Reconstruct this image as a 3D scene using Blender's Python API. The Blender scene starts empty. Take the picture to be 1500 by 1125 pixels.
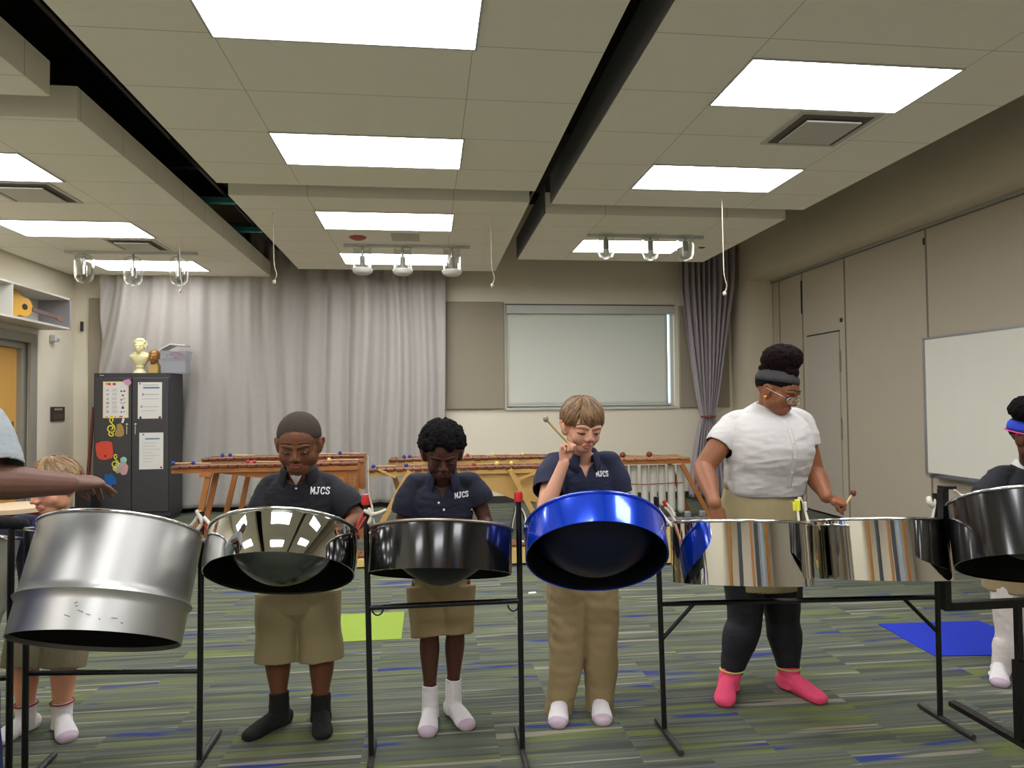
import bpy, math, random
import numpy as np
from mathutils import Vector, Matrix, noise
from mathutils.bvhtree import BVHTree
rnd = random.Random(7)
SC = bpy.context.scene
COL = SC.collection
R = math.radians
PI = math.pi

# ------------------------------------------------------------------ camera
FPX, CAMZ = 1028.06, 1.4
def cam_axes(yaw, pitch, roll):
    cy, sy = math.cos(yaw), math.sin(yaw)
    f = Vector((sy*math.cos(pitch), cy*math.cos(pitch), math.sin(pitch)))
    r = Vector((cy, -sy, 0)); u = r.cross(f)
    return f, r*math.cos(roll)+u*math.sin(roll), u*math.cos(roll)-r*math.sin(roll)
CF, CR, CU = cam_axes(R(6.815), R(1.6775), R(-.5816))
CO = Vector((0, 0, CAMZ))
cd = bpy.data.cameras.new('camera'); cam = bpy.data.objects.new('camera', cd); COL.objects.link(cam)
cd.sensor_width = 36; cd.lens = FPX/1500*36; cd.clip_start = .05
m = Matrix((CR, CU, -CF)).transposed().to_4x4(); m.translation = CO
cam.matrix_world = m; SC.camera = cam
def at(px, py, Y):
    """world point seen at a pixel of the photograph, at room depth Y"""
    d = CF + CR*((px-750)/FPX) - CU*((py-562.5)/FPX)
    return CO + d*(Y/d.y)

# ------------------------------------------------------------------ materials
def lin(c):
    return tuple(((v/255)/12.92 if v/255 <= .04045 else ((v/255+.055)/1.055)**2.4) for v in c)
def mat(name, c, rough=.6, metal=0, var=0, vscale=8, bump=0, bscale=60, coat=0, emit=None, spec=.5, stretch=(1,1,1), trans=0):
    m = bpy.data.materials.new(name); m.use_nodes = True
    nt = m.node_tree; N = nt.nodes; L = nt.links; b = N['Principled BSDF']
    col = lin(c); b.inputs['Base Color'].default_value = (*col, 1)
    b.inputs['Roughness'].default_value = rough; b.inputs['Metallic'].default_value = metal
    b.inputs['Specular IOR Level'].default_value = spec
    b.inputs['Coat Weight'].default_value = coat; b.inputs['Coat Roughness'].default_value = .08
    if trans: b.inputs['Transmission Weight'].default_value = trans
    tc = N.new('ShaderNodeTexCoord'); mp = N.new('ShaderNodeMapping'); mp.inputs['Scale'].default_value = stretch
    L.new(tc.outputs['Object'], mp.inputs['Vector'])
    if var or not bump:
        n = N.new('ShaderNodeTexNoise'); n.inputs['Scale'].default_value = vscale; n.inputs['Detail'].default_value = 4
        L.new(mp.outputs[0], n.inputs['Vector'])
        mx = N.new('ShaderNodeMix'); mx.data_type = 'RGBA'
        v = max(var, .02)
        mx.inputs[6].default_value = (*[max(0, x*(1-v)) for x in col], 1); mx.inputs[7].default_value = (*[min(1, x*(1+v)) for x in col], 1)
        L.new(n.outputs['Fac'], mx.inputs[0]); L.new(mx.outputs[2], b.inputs['Base Color'])
    if bump:
        n2 = N.new('ShaderNodeTexNoise'); n2.inputs['Scale'].default_value = bscale; n2.inputs['Detail'].default_value = 3
        L.new(mp.outputs[0], n2.inputs['Vector'])
        bp = N.new('ShaderNodeBump'); bp.inputs['Strength'].default_value = bump; bp.inputs['Distance'].default_value = .01
        L.new(n2.outputs['Fac'], bp.inputs['Height']); L.new(bp.outputs[0], b.inputs['Normal'])
    if emit:
        b.inputs['Emission Color'].default_value = (*lin(emit[0]), 1); b.inputs['Emission Strength'].default_value = emit[1]
    return m
def mat_attr(name, rough=.5, spec=.4, bump=.0, bscale=200, sss=0, sheen=0):
    m = bpy.data.materials.new(name); m.use_nodes = True
    nt = m.node_tree; N = nt.nodes; L = nt.links; b = N['Principled BSDF']
    a = N.new('ShaderNodeAttribute'); a.attribute_name = 'Col'
    n = N.new('ShaderNodeTexNoise'); n.inputs['Scale'].default_value = 30
    mx = N.new('ShaderNodeMix'); mx.data_type = 'RGBA'; mx.blend_type = 'MULTIPLY'; mx.inputs[0].default_value = .25
    L.new(a.outputs['Color'], mx.inputs[6]); L.new(n.outputs['Color'], mx.inputs[7]); L.new(a.outputs['Color'], b.inputs['Base Color'])
    mx.inputs[0].default_value = .0
    b.inputs['Roughness'].default_value = rough; b.inputs['Specular IOR Level'].default_value = spec
    b.inputs['Sheen Weight'].default_value = sheen
    if sss:
        b.inputs['Subsurface Weight'].default_value = sss; b.inputs['Subsurface Radius'].default_value = (.012, .005, .003)
    if bump:
        n2 = N.new('ShaderNodeTexNoise'); n2.inputs['Scale'].default_value = bscale; n2.inputs['Detail'].default_value = 3
        tc = N.new('ShaderNodeTexCoord'); L.new(tc.outputs['Object'], n2.inputs['Vector'])
        bp = N.new('ShaderNodeBump'); bp.inputs['Strength'].default_value = bump; bp.inputs['Distance'].default_value = .005
        L.new(n2.outputs['Fac'], bp.inputs['Height']); L.new(bp.outputs[0], b.inputs['Normal'])
    return m

# ------------------------------------------------------------------ object helpers
WL = {}
def wl(o): return WL.get(o.name, Vector((0, 0, 0)))
def tag(o, label=None, cat=None, group=None, kind=None):
    if label: o['label'] = label
    if cat: o['category'] = cat
    if group: o['group'] = group
    if kind: o['kind'] = kind
    return o
def thing(name, loc, label, cat, group=None):
    o = bpy.data.objects.new(name, None); COL.objects.link(o); o.location = loc; o.empty_display_size = .05
    WL[o.name] = Vector(loc); return tag(o, label, cat, group)
def link(name, V, F, material, parent=None, origin=None, smooth=False, colors=None):
    V = np.asarray(V, dtype=float).reshape(-1, 3)
    if parent is not None: og = np.array(wl(parent))
    elif origin is not None: og = np.array(origin)
    else:
        lo, hi = V.min(0), V.max(0); og = np.array([(lo[0]+hi[0])/2, (lo[1]+hi[1])/2, lo[2]])
    me = bpy.data.meshes.new(name); me.from_pydata((V-og).tolist(), [], F); me.validate()
    if smooth is True: me.shade_smooth()
    elif smooth: 
        me.shade_smooth()
        try: me.set_sharp_from_angle(angle=R(smooth))
        except Exception: pass
    me.materials.append(material)
    if colors is not None:
        ca = me.color_attributes.new('Col', 'FLOAT_COLOR', 'POINT')
        c = np.ones((len(me.vertices), 4)); c[:, :3] = colors
        ca.data.foreach_set('color', c.ravel())
    o = bpy.data.objects.new(name, me); COL.objects.link(o)
    if parent is not None: o.parent = parent; WL[o.name] = Vector(og)
    else: o.location = og; WL[o.name] = Vector(og)
    return o
def copy_tree(o, parent=None):
    c = o.copy(); COL.objects.link(c); c.parent = parent
    for ch in [x for x in o.children]: copy_tree(ch, c)
    return c

def frame_from(t, ref):
    t = Vector(t).normalized(); ref = Vector(ref)
    s = t.cross(ref)
    if s.length < 1e-4: s = t.cross(Vector((1, 0, 0)) if abs(t.x) < .9 else Vector((0, 1, 0)))
    s.normalize(); u = s.cross(t).normalized()
    return s, u
def catmull(P, n):
    P = [np.array(p, float) for p in P]
    if len(P) < 3 or n <= 1:
        out = []
        for i in range(len(P)-1):
            for k in range(max(n, 1)): out.append(P[i]+(P[i+1]-P[i])*k/max(n, 1))
        out.append(P[-1]); return out
    Q = [2*P[0]-P[1]]+P+[2*P[-1]-P[-2]]; out = []
    for i in range(1, len(Q)-2):
        for k in range(n):
            t = k/n; a, b, c, d = Q[i-1], Q[i], Q[i+1], Q[i+2]
            out.append(.5*((2*b)+(-a+c)*t+(2*a-5*b+4*c-d)*t*t+(-a+3*b-3*c+d)*t**3))
    out.append(P[-1]); return out

class MB:
    def __init__(s): s.V = []; s.F = []; s.C = []
    def add(s, V, F, col=None):
        b = len(s.V); s.V += [tuple(v) for v in V]; s.F += [[i+b for i in f] for f in F]
        s.C += [col if col is not None else (1, 1, 1)]*len(V); return s
    def box(s, c, size, rot=None, bev=0):
        x, y, z = [k/2 for k in size]; c = Vector(c)
        if bev:
            b = min(bev, x*.9, y*.9, z*.9)
            P = []
            for sx in (-1, 1):
                for sy in (-1, 1):
                    for sz in (-1, 1):
                        P += [(sx*(x-b), sy*(y-b), sz*z), (sx*(x-b), sy*y, sz*(z-b)), (sx*x, sy*(y-b), sz*(z-b))]
            idx = lambda a, b_, c_, k: ((a*2+b_)*2+c_)*3+k
            F = []
            for k, (u, v) in ((0, (0, 1)), (1, (0, 2)), (2, (1, 2))):
                for sg in (0, 1):
                    q = []
                    for (p, r) in ((0, 0), (1, 0), (1, 1), (0, 1)):
                        t = [sg, sg, sg]
                        fixed = {0: 2, 1: 1, 2: 0}[k]
                        t[u] = p; t[v] = r; t[fixed] = sg; q.append(idx(*t, k))
                    F.append(q)
            for e in range(3):      # edges along axis e
                o1, o2 = [i for i in range(3) if i != e]
                for p in (0, 1):
                    for r in (0, 1):
                        t0 = [0, 0, 0]; t1 = [0, 0, 0]; t0[o1] = t1[o1] = p; t0[o2] = t1[o2] = r; t0[e] = 0; t1[e] = 1
                        kk = {0: (0, 1), 1: (0, 2), 2: (1, 2)}[e]
                        F.append([idx(*t0, kk[0]), idx(*t1, kk[0]), idx(*t1, kk[1]), idx(*t0, kk[1])])
            for a in (0, 1):
                for b_ in (0, 1):
                    for c_ in (0, 1): F.append([idx(a, b_, c_, 0), idx(a, b_, c_, 1), idx(a, b_, c_, 2)])
        else:
            P = [(i*x, j*y, k*z) for i in (-1, 1) for j in (-1, 1) for k in (-1, 1)]
            F = [[0, 1, 3, 2], [4, 6, 7, 5], [0, 4, 5, 1], [2, 3, 7, 6], [0, 2, 6, 4], [1, 5, 7, 3]]
        M = rot if rot is not None else Matrix.Identity(3)
        return s.add([M @ Vector(p)+c for p in P], F)
    def b2(s, lo, hi, bev=0):
        return s.box([(a+b)/2 for a, b in zip(lo, hi)], [abs(b-a) for a, b in zip(lo, hi)], bev=bev)
    def beam(s, a, b, w, h, up=(0, 0, 1), ext=0, bev=0):
        a, b = Vector(a), Vector(b); d = (b-a); L = d.length; d.normalize(); sd, u = frame_from(d, up)
        M = Matrix((sd, d, u)).transposed()
        return s.box((a+b)/2, (w, L+ext*2, h), M, bev)
    def limb(s, pts, rad, ref=(0, -1, 0), n=16, sub=4, sup=2.0, caps='round', col=None):
        """tapering tube; rad = number or (side, front) per point"""
        rr = [(r, r) if not isinstance(r, (tuple, list)) else r for r in rad]
        D = [list(p)+list(r) for p, r in zip(pts, rr)]
        D = catmull(D, sub if len(D) > 2 else max(1, sub)) if sub > 1 else [np.array(d, float) for d in D]
        P = [Vector(d[:3]) for d in D]; rs = [(max(d[3], 1e-4), max(d[4], 1e-4)) for d in D]
        T = [(P[min(i+1, len(P)-1)]-P[max(i-1, 0)]).normalized() for i in range(len(P))]
        rings = []
        def ring(p, t, a, b):
            sd, u = frame_from(t, ref)
            out = []
            for k in range(n):
                q = 2*PI*k/n; c, si = math.cos(q), math.sin(q)
                c2 = math.copysign(abs(c)**(2/sup), c); s2 = math.copysign(abs(si)**(2/sup), si)
                out.append(p+sd*(a*c2)+u*(b*s2))
            return out
        if caps == 'round':
            for q in (80, 55, 28):
                c, si = math.cos(R(q)), math.sin(R(q)); m_ = min(rs[0])
                rings.append(ring(P[0]-T[0]*(m_*si), T[0], rs[0][0]*c, rs[0][1]*c))
        for p, t, (a, b) in zip(P, T, rs): rings.append(ring(p, t, a, b))
        if caps == 'round':
            for q in (28, 55, 80):
                c, si = math.cos(R(q)), math.sin(R(q)); m_ = min(rs[-1])
                rings.append(ring(P[-1]+T[-1]*(m_*si), T[-1], rs[-1][0]*c, rs[-1][1]*c))
        V = [v for r_ in rings for v in r_]; F = []
        for i in range(len(rings)-1):
            for k in range(n):
                a, b = i*n+k, i*n+(k+1) % n
                F.append([a, b, b+n, a+n])
        if caps: F.append(list(range(n))[::-1]); F.append(list(range((len(rings)-1)*n, len(rings)*n)))
        return s.add(V, F, col)
    def tube(s, pts, r, n=8, sub=1, caps='flat', col=None):
        return s.limb(pts, [r]*len(pts) if not isinstance(r, (list, tuple)) else r, ref=(.13, .21, .97), n=n, sub=sub, caps=caps, col=col)
    def ball(s, c, r, M=None, nu=18, nv=12, col=None):
        if not isinstance(r, (tuple, list)): r = (r, r, r)
        c = Vector(c); V = [Vector((0, 0, -r[2]))]; F = []
        for j in range(1, nv):
            a = -PI/2+PI*j/nv
            for i in range(nu):
                b = 2*PI*i/nu; V.append(Vector((r[0]*math.cos(a)*math.cos(b), r[1]*math.cos(a)*math.sin(b), r[2]*math.sin(a))))
        V.append(Vector((0, 0, r[2])))
        for i in range(nu): F.append([0, 1+(i+1) % nu, 1+i])
        for j in range(nv-2):
            for i in range(nu):
                a = 1+j*nu+i; b = 1+j*nu+(i+1) % nu; F.append([a, b, b+nu, a+nu])
        t = 1+(nv-2)*nu; e = len(V)-1
        for i in range(nu): F.append([t+i, t+(i+1) % nu, e])
        if M is not None: V = [M @ v for v in V]
        return s.add([v+c for v in V], F, col)
    def lathe(s, prof, M=Matrix.Identity(4), n=48, closed=False):
        V = []; F = []; m_ = len(prof)
        for i in range(n):
            a = 2*PI*i/n
            for (r, z) in prof: V.append(M @ Vector((r*math.cos(a), r*math.sin(a), z)))
        for i in range(n):
            for k in range(m_ if closed else m_-1):
                a = i*m_+k; b = i*m_+(k+1) % m_; c = ((i+1) % n)*m_+(k+1) % m_; d = ((i+1) % n)*m_+k
                F.append([a, d, c, b])
        return s.add(V, F)
    def prism(s, poly, axis, a, b):
        """poly in the two other axes, extruded along axis from a to b"""
        def mk(u, v, w): return {0: (w, u, v), 1: (u, w, v), 2: (u, v, w)}[axis]
        n = len(poly); V = [mk(u, v, a) for u, v in poly]+[mk(u, v, b) for u, v in poly]
        F = [list(range(n))[::-1], list(range(n, 2*n))]+[[i, (i+1) % n, n+(i+1) % n, n+i] for i in range(n)]
        return s.add(V, F)
    def build(s, name, material, parent=None, origin=None, smooth=False, colors=False):
        return tidy(link(name, s.V, s.F, material, parent, origin, smooth, np.array(s.C) if colors else None))
def tidy(o):
    import bmesh
    bm = bmesh.new(); bm.from_mesh(o.data); bmesh.ops.recalc_face_normals(bm, faces=bm.faces); bm.to_mesh(o.data); bm.free(); return o

def fuse(mb, voxel=.004, smooth=3):
    """grow one continuous skin round overlapping closed shapes; returns numpy verts and quads"""
    me = bpy.data.meshes.new('tmp'); me.from_pydata([tuple(v) for v in mb.V], [], mb.F)
    import bmesh
    bm = bmesh.new(); bm.from_mesh(me); bmesh.ops.recalc_face_normals(bm, faces=bm.faces); bm.to_mesh(me); bm.free()
    o = bpy.data.objects.new('tmp', me); COL.objects.link(o)
    md = o.modifiers.new('r', 'REMESH'); md.mode = 'VOXEL'; md.voxel_size = voxel; md.adaptivity = 0
    if smooth:
        sm = o.modifiers.new('s', 'SMOOTH'); sm.factor = .5; sm.iterations = smooth
    dg = bpy.context.evaluated_depsgraph_get(); ev = o.evaluated_get(dg); me2 = ev.to_mesh()
    V = np.empty(len(me2.vertices)*3); me2.vertices.foreach_get('co', V); V = V.reshape(-1, 3)
    F = [list(p.vertices) for p in me2.polygons]
    ev.to_mesh_clear(); bpy.data.objects.remove(o); bpy.data.meshes.remove(me)
    return V, F
def normals(V, F):
    Q = np.array([f if len(f) == 4 else [f[0], f[1], f[2], f[2]] for f in F])
    n = np.cross(V[Q[:, 2]]-V[Q[:, 0]], V[Q[:, 3]]-V[Q[:, 1]]); N = np.zeros_like(V)
    for k in range(4): np.add.at(N, Q[:, k], n)
    return N/np.maximum(np.linalg.norm(N, axis=1, keepdims=True), 1e-12)
def fnoise(V, scale, seed=0, stretch=(1, 1, 1), octv=2):
    """smooth pseudo noise from warped sines, vectorised"""
    g = np.random.RandomState(seed); P = V*np.array(stretch)*scale; out = np.zeros(len(V)); amp = 1; tot = 0
    for o in range(octv):
        for k in range(5):
            d = g.normal(size=3); d /= np.linalg.norm(d); ph = g.rand()*6.28
            d2 = g.normal(size=3)
            out += amp*np.sin(P@d*2*PI+ph+1.3*np.sin(P@d2*1.7+g.rand()*6)); tot += amp*.7
        amp *= .5; P = P*2.03
    return out/tot*1.4
LAMP = 9.0; EXPO = 0.7
# ================================================================== ROOM
CEIL = 3.165
def wallmat(name, c, var=.03, bump=.05):
    return mat(name, c, .85, var=var, vscale=3, bump=bump, bscale=220)
M_wall = wallmat('painted wall', (236, 228, 206))
M_wall2 = wallmat('painted soffit', (214, 203, 178))
M_part = wallmat('fabric partition', (178, 167, 147), bump=.25)
M_edge = mat('panel edge', (140, 130, 114), .6)
M_panel = wallmat('acoustic fabric', (160, 150, 130), bump=.25)
M_dark = mat('dark deck', (26, 26, 28), .9)
M_black = mat('black paint', (22, 22, 24), .45)
M_trimgrey = mat('grey trim', (150, 146, 138), .5)
M_white = mat('white paint', (215, 215, 208), .5)
M_base = mat('vinyl base', (62, 58, 54), .5)

def floor_mat():
    m = bpy.data.materials.new('striped carpet tiles'); m.use_nodes = True
    nt = m.node_tree; N = nt.nodes; L = nt.links; b = N['Principled BSDF']
    b.inputs['Roughness'].default_value = .95; b.inputs['Specular IOR Level'].default_value = .15
    def mth(op, a, bb=None, c=None):
        n = N.new('ShaderNodeMath'); n.operation = op
        for i, v in enumerate((a, bb, c)):
            if v is None: continue
            if isinstance(v, (int, float)): n.inputs[i].default_value = v
            else: L.new(v, n.inputs[i])
        return n.outputs[0]
    tc = N.new('ShaderNodeTexCoord'); sp = N.new('ShaderNodeSeparateXYZ'); L.new(tc.outputs['Object'], sp.inputs[0])
    x, y = sp.outputs[0], sp.outputs[1]
    T = .55
    cy = mth('FLOOR', mth('DIVIDE', mth('ADD', y, 20*T+.05), T))
    xs = mth('ADD', x, mth('MULTIPLY', mth('FRACT', mth('MULTIPLY', cy, .5)), T))
    cx = mth('FLOOR', mth('DIVIDE', mth('ADD', xs, 20*T), T))
    wn = N.new('ShaderNodeTexWhiteNoise'); wn.noise_dimensions = '2D'
    cb = N.new('ShaderNodeCombineXYZ'); L.new(cx, cb.inputs[0]); L.new(cy, cb.inputs[1]); L.new(cb.outputs[0], wn.inputs['Vector'])
    ws = N.new('ShaderNodeSeparateColor'); L.new(wn.outputs['Color'], ws.inputs[0])
    def band(scale, off, xfreq, det=1.5):
        n = N.new('ShaderNodeTexNoise'); n.noise_dimensions = '2D'; n.inputs['Scale'].default_value = 1; n.inputs['Detail'].default_value = det
        c = N.new('ShaderNodeCombineXYZ')
        L.new(mth('ADD', mth('MULTIPLY', x, xfreq), mth('MULTIPLY', off, 37.)), c.inputs[0])
        L.new(mth('ADD', mth('MULTIPLY', y, scale), mth('MULTIPLY', off, 53.)), c.inputs[1])
        L.new(c.outputs[0], n.inputs['Vector']); return n.outputs['Fac']
    def ramp(v, a, bb):
        n = N.new('ShaderNodeMapRange'); n.interpolation_type = 'SMOOTHSTEP'
        L.new(v, n.inputs[0]); n.inputs[1].default_value = a; n.inputs[2].default_value = bb; return n.outputs[0]
    def mix(fac, a, bb):
        n = N.new('ShaderNodeMix'); n.data_type = 'RGBA'
        if isinstance(fac, float): n.inputs[0].default_value = fac
        else: L.new(fac, n.inputs[0])
        for i, v in ((6, a), (7, bb)):
            if isinstance(v, tuple): n.inputs[i].default_value = (*lin(v), 1)
            else: L.new(v, n.inputs[i])
        return n.outputs[2]
    base = mix(ramp(band(14, ws.outputs[0], .6), .3, .7), FC['dark'], FC['mid'])
    base = mix(mth('MULTIPLY', ramp(band(60, ws.outputs[1], .8, 2.5), .45, .72), .6), base, FC['light'])
    c = mix(mth('MULTIPLY', ramp(band(17, ws.outputs[1], 1.1, 3), .52, .72), .7), base, FC['lime'])
    c = mix(mth('MULTIPLY', ramp(band(11, ws.outputs[2], 1.3, 3), .635, .73), .8), c, FC['blue'])
    c = mix(mth('MULTIPLY', ramp(band(24, mth('FRACT', mth('ADD', ws.outputs[0], ws.outputs[2])), .7), .66, .71), .75), c, FC['beige'])
    g = N.new('ShaderNodeTexNoise'); g.inputs['Scale'].default_value = 260; L.new(tc.outputs['Object'], g.inputs['Vector'])
    mm = N.new('ShaderNodeMix'); mm.data_type = 'RGBA'; mm.blend_type = 'MULTIPLY'; mm.inputs[0].default_value = .5
    gg = N.new('ShaderNodeMapRange'); L.new(g.outputs['Fac'], gg.inputs[0]); gg.inputs[1].default_value = .3; gg.inputs[2].default_value = .7; gg.inputs[3].default_value = .55; gg.inputs[4].default_value = 1.3
    L.new(c, mm.inputs[6]); L.new(gg.outputs[0], mm.inputs[7]); L.new(mm.outputs[2], b.inputs['Base Color'])
    bp = N.new('ShaderNodeBump'); bp.inputs['Strength'].default_value = .4; bp.inputs['Distance'].default_value = .004
    L.new(g.outputs['Fac'], bp.inputs['Height']); L.new(bp.outputs[0], b.inputs['Normal'])
    return m
FC = dict(dark=(76, 81, 76), mid=(98, 104, 91), light=(122, 125, 105), lime=(118, 128, 64), blue=(40, 56, 130), beige=(158, 152, 134))
X0, X1, Y0, Y1, ZT = -4.7, 5.6, -4.2, 10.0, 4.3
def slab(name, lo, hi, m, kind='structure', parent=None):
    o = MB().b2(lo, hi).build(name, m, parent)
    if parent is None: o['kind'] = kind
    return o
f = MB().b2((X0-.2, Y0-.2, -.1), (X1+.2, Y1+.2, 0)).build('floor', floor_mat(), origin=(0, 0, 0)); f['kind'] = 'structure'
slab('ceiling', (X0-.2, Y0-.2, ZT), (X1+.2, Y1+.2, ZT+.1), M_dark)
# left wall with a door opening (Y 7.75 .. 8.72, up to z 2.13)
slab('wall_left', (X0-.15, Y0, 0), (X0, 7.72, ZT), M_wall)
slab("wall_left", (X0-.15, 7.72, 2.2), (X0, 8.98, ZT), M_wall)
slab("wall_left", (X0-.15, 8.98, 0), (X0, Y1, ZT), M_wall)
slab('wall_left', (X0-.25, 7.6, 0), (X0-.16, 9.1, 2.4), M_wall)
# back wall with the window opening
WX0, WX1, WZ0, WZ1 = 1.12, 3.62, 1.35, 2.83
slab('wall_back', (X0-.15, Y1, 0), (WX0, Y1+.2, ZT), M_wall)
slab('wall_back', (WX1, Y1, 0), (X1+.2, Y1+.2, ZT), M_wall)
slab('wall_back', (WX0, Y1, 0), (WX1, Y1+.2, WZ0), M_wall)
slab('wall_back', (WX0, Y1, WZ1), (WX1, Y1+.2, ZT), M_wall)
slab('wall_front', (X0-.15, Y0-.15, 0), (X1+.2, Y0, ZT), M_wall)
# right side: bulkhead over a recessed folding partition
slab('wall_right', (4.5, Y0, 3.12), (5.25, Y1, ZT), M_wall2)
slab('wall_right', (4.5, 9.42, 0), (5.25, Y1, 3.12), M_wall2)
slab('wall_right', (5.0, Y0, 0), (5.25, 9.42, 3.12), M_wall2)
slab('trim_1', (4.83, Y0, 3.085), (4.93, 9.42, 3.12), M_trimgrey)
o = MB().b2((X0, Y0, 0), (X0+.012, 7.6, .1)).b2((X0, 9.0, 0), (X0+.012, Y1, .1)).build('baseboard_left', M_base); o['kind'] = 'structure'
o = MB().b2((X0, Y1-.012, 0), (4.5, Y1, .1)).build('baseboard_back', M_base); o['kind'] = 'structure'
o = MB().b2((4.488, 9.42, 0), (4.5, Y1, .1)).build('baseboard_right', M_base); o['kind'] = 'structure'

# folding partition made of separate tall panels
PY = [9.42, 9.22, 8.62, 7.68, 6.32, 4.96, 3.6, 2.24, .88, -.48, -1.84, -3.2, -4.2]
plabel = ['narrow grey jamb panel of the folding wall beside the pillar', 'plain grey folding wall panel next to the jamb, behind the bun',
  'grey folding wall panel with the small pass door cut in it', 'wide grey folding wall panel between pass door and whiteboard',
  'grey folding wall panel that carries the left end of the whiteboard', 'grey folding wall panel that carries the near end of the whiteboard']
for i in range(len(PY)-1):
    if i > 5: lab = 'grey fabric folding wall panel nearer than the whiteboard'
    else: lab = plabel[i]
    a, b = PY[i+1], PY[i]
    if i > 5:
        o = MB().b2((4.86, a+.006, .02), (4.94, b-.006, 3.085)).build('partition_panel', M_part); tag(o, lab, 'wall panel', 'folding wall panels'); continue
    r = thing('partition_panel', (4.9, (a+b)/2, 0), lab, 'wall panel', 'folding wall panels')
    MB().b2((4.862, a+.012, .03), (4.94, b-.012, 3.08)).build('fabric_face', M_part, r)
    MB().b2((4.858, a+.004, .02), (4.93, a+.012, 3.083)).b2((4.858, b-.012, .02), (4.93, b-.004, 3.083)).build('edge_trim', M_edge, r)
    if i == 2:
        d = MB().b2((4.848, 7.8, .03), (4.86, 8.5, 2.23)).build('pass_door', mat('pass door', (172, 164, 148), .7, bump=.15), r)
        MB().b2((4.842, 7.8, 2.23), (4.86, 8.5, 2.245)).build('door_head_gap', M_black, d)
        MB().b2((4.838, 7.782, 1.75), (4.86, 7.80, 2.0)).b2((4.838, 7.782, .95), (4.86, 7.80, 1.2)).build('hinge', M_trimgrey, d)
        MB().ball((4.858, 7.76, 2.36), (.012, .028, .028)).build('plug', M_black, r)
    if i == 1: MB().b2((4.848, 8.62, 2.55), (4.86, 8.635, 2.98)).build('edge_seal', M_black, r)
    if i == 3: MB().b2((4.852, 6.33, 2.93), (4.86, 6.35, 3.0)).build('edge_clip', M_black, r)

# whiteboard on the partition
wb = thing('whiteboard', (4.84, 5.3, .66), 'large white dry erase board on the grey folding wall at right', 'whiteboard')
MB().b2((4.83, 3.9, .70), (4.852, 6.33, 1.99)).build('board', mat('whiteboard', (222, 220, 205), .25), wb)
MB().b2((4.824, 6.33, .68), (4.854, 6.36, 2.01)).b2((4.824, 3.87, .68), (4.854, 3.9, 2.01)).b2((4.824, 3.9, 1.99), (4.854, 6.33, 2.01)).b2((4.824, 3.9, .68), (4.854, 6.33, .70)).build('frame', mat('aluminium', (165, 168, 172), .35, .9), wb)
MB().b2((4.76, 3.9, .665), (4.84, 6.2, .68)).b2((4.755, 6.185, .66), (4.84, 6.21, .70)).build('marker_tray', mat('tray', (110, 112, 120), .4, .7), wb)

# ceiling clouds -----------------------------------------------------------
def cloud_mat(name, xs, xp, y0, yp):
    m = mat(name, (246, 241, 224), .9); nt = m.node_tree; N = nt.nodes; L = nt.links; b = N['Principled BSDF']
    tc = N.new('ShaderNodeTexCoord'); sp = N.new('ShaderNodeSeparateXYZ'); L.new(tc.outputs['Object'], sp.inputs[0])
    def line(v, off, per, w):
        a = N.new('ShaderNodeMath'); a.operation = 'SUBTRACT'; L.new(v, a.inputs[0]); a.inputs[1].default_value = off
        c = N.new('ShaderNodeMath'); c.operation = 'PINGPONG'; L.new(a.outputs[0], c.inputs[0]); c.inputs[1].default_value = per/2
        d = N.new('ShaderNodeMath'); d.operation = 'LESS_THAN'; L.new(c.outputs[0], d.inputs[0]); d.inputs[1].default_value = w; return d.outputs[0]
    mx = N.new('ShaderNodeMath'); mx.operation = 'MAXIMUM'; L.new(line(sp.outputs[0], xs, xp, .0025), mx.inputs[0]); L.new(line(sp.outputs[1], y0, yp, .0028), mx.inputs[1])
    old = b.inputs['Base Color'].links[0].from_socket
    mi = N.new('ShaderNodeMix'); mi.data_type = 'RGBA'; L.new(mx.outputs[0], mi.inputs[0]); L.new(old, mi.inputs[6]); mi.inputs[7].default_value = (*lin((190, 186, 170)), 1)
    L.new(mi.outputs[2], b.inputs['Base Color']); return m
MC = cloud_mat('ceiling panels centre', -1.0, 1.23, 4.61, .605)
MR = cloud_mat('ceiling panels right', 1.66, 1.19, 5.0, .605)
ML = cloud_mat('ceiling panels left', -4.03, 1.25, 5.15, .605)
for (a, b, c, d, mm) in [(-1.64, .89, Y0+.2, 5.70, MC), (-1.64, .89, 6.02, 9.2, MC), (1.09, 3.44, Y0+.2, 6.05, MR), (1.09, 3.44, 6.37, 8.42, MR), (-4.66, -2.11, Y0+.2, 4.19, ML), (-4.66, -2.11, 4.5, 9.8, ML)]:
    o = MB().b2((a, c, CEIL), (b, d, CEIL+.2)).build('ceiling', mm, origin=(0, 0, 0)); o['kind'] = 'structure'
o = MB().b2((1.078, Y0+.2, CEIL+.006), (1.089, 6.05, CEIL+.26)).b2((1.078, 6.37, CEIL+.006), (1.089, 8.42, CEIL+.26)).build('trim_5', mat('dark grey fascia', (92, 92, 92), .7)); o['kind'] = 'structure'
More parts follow.
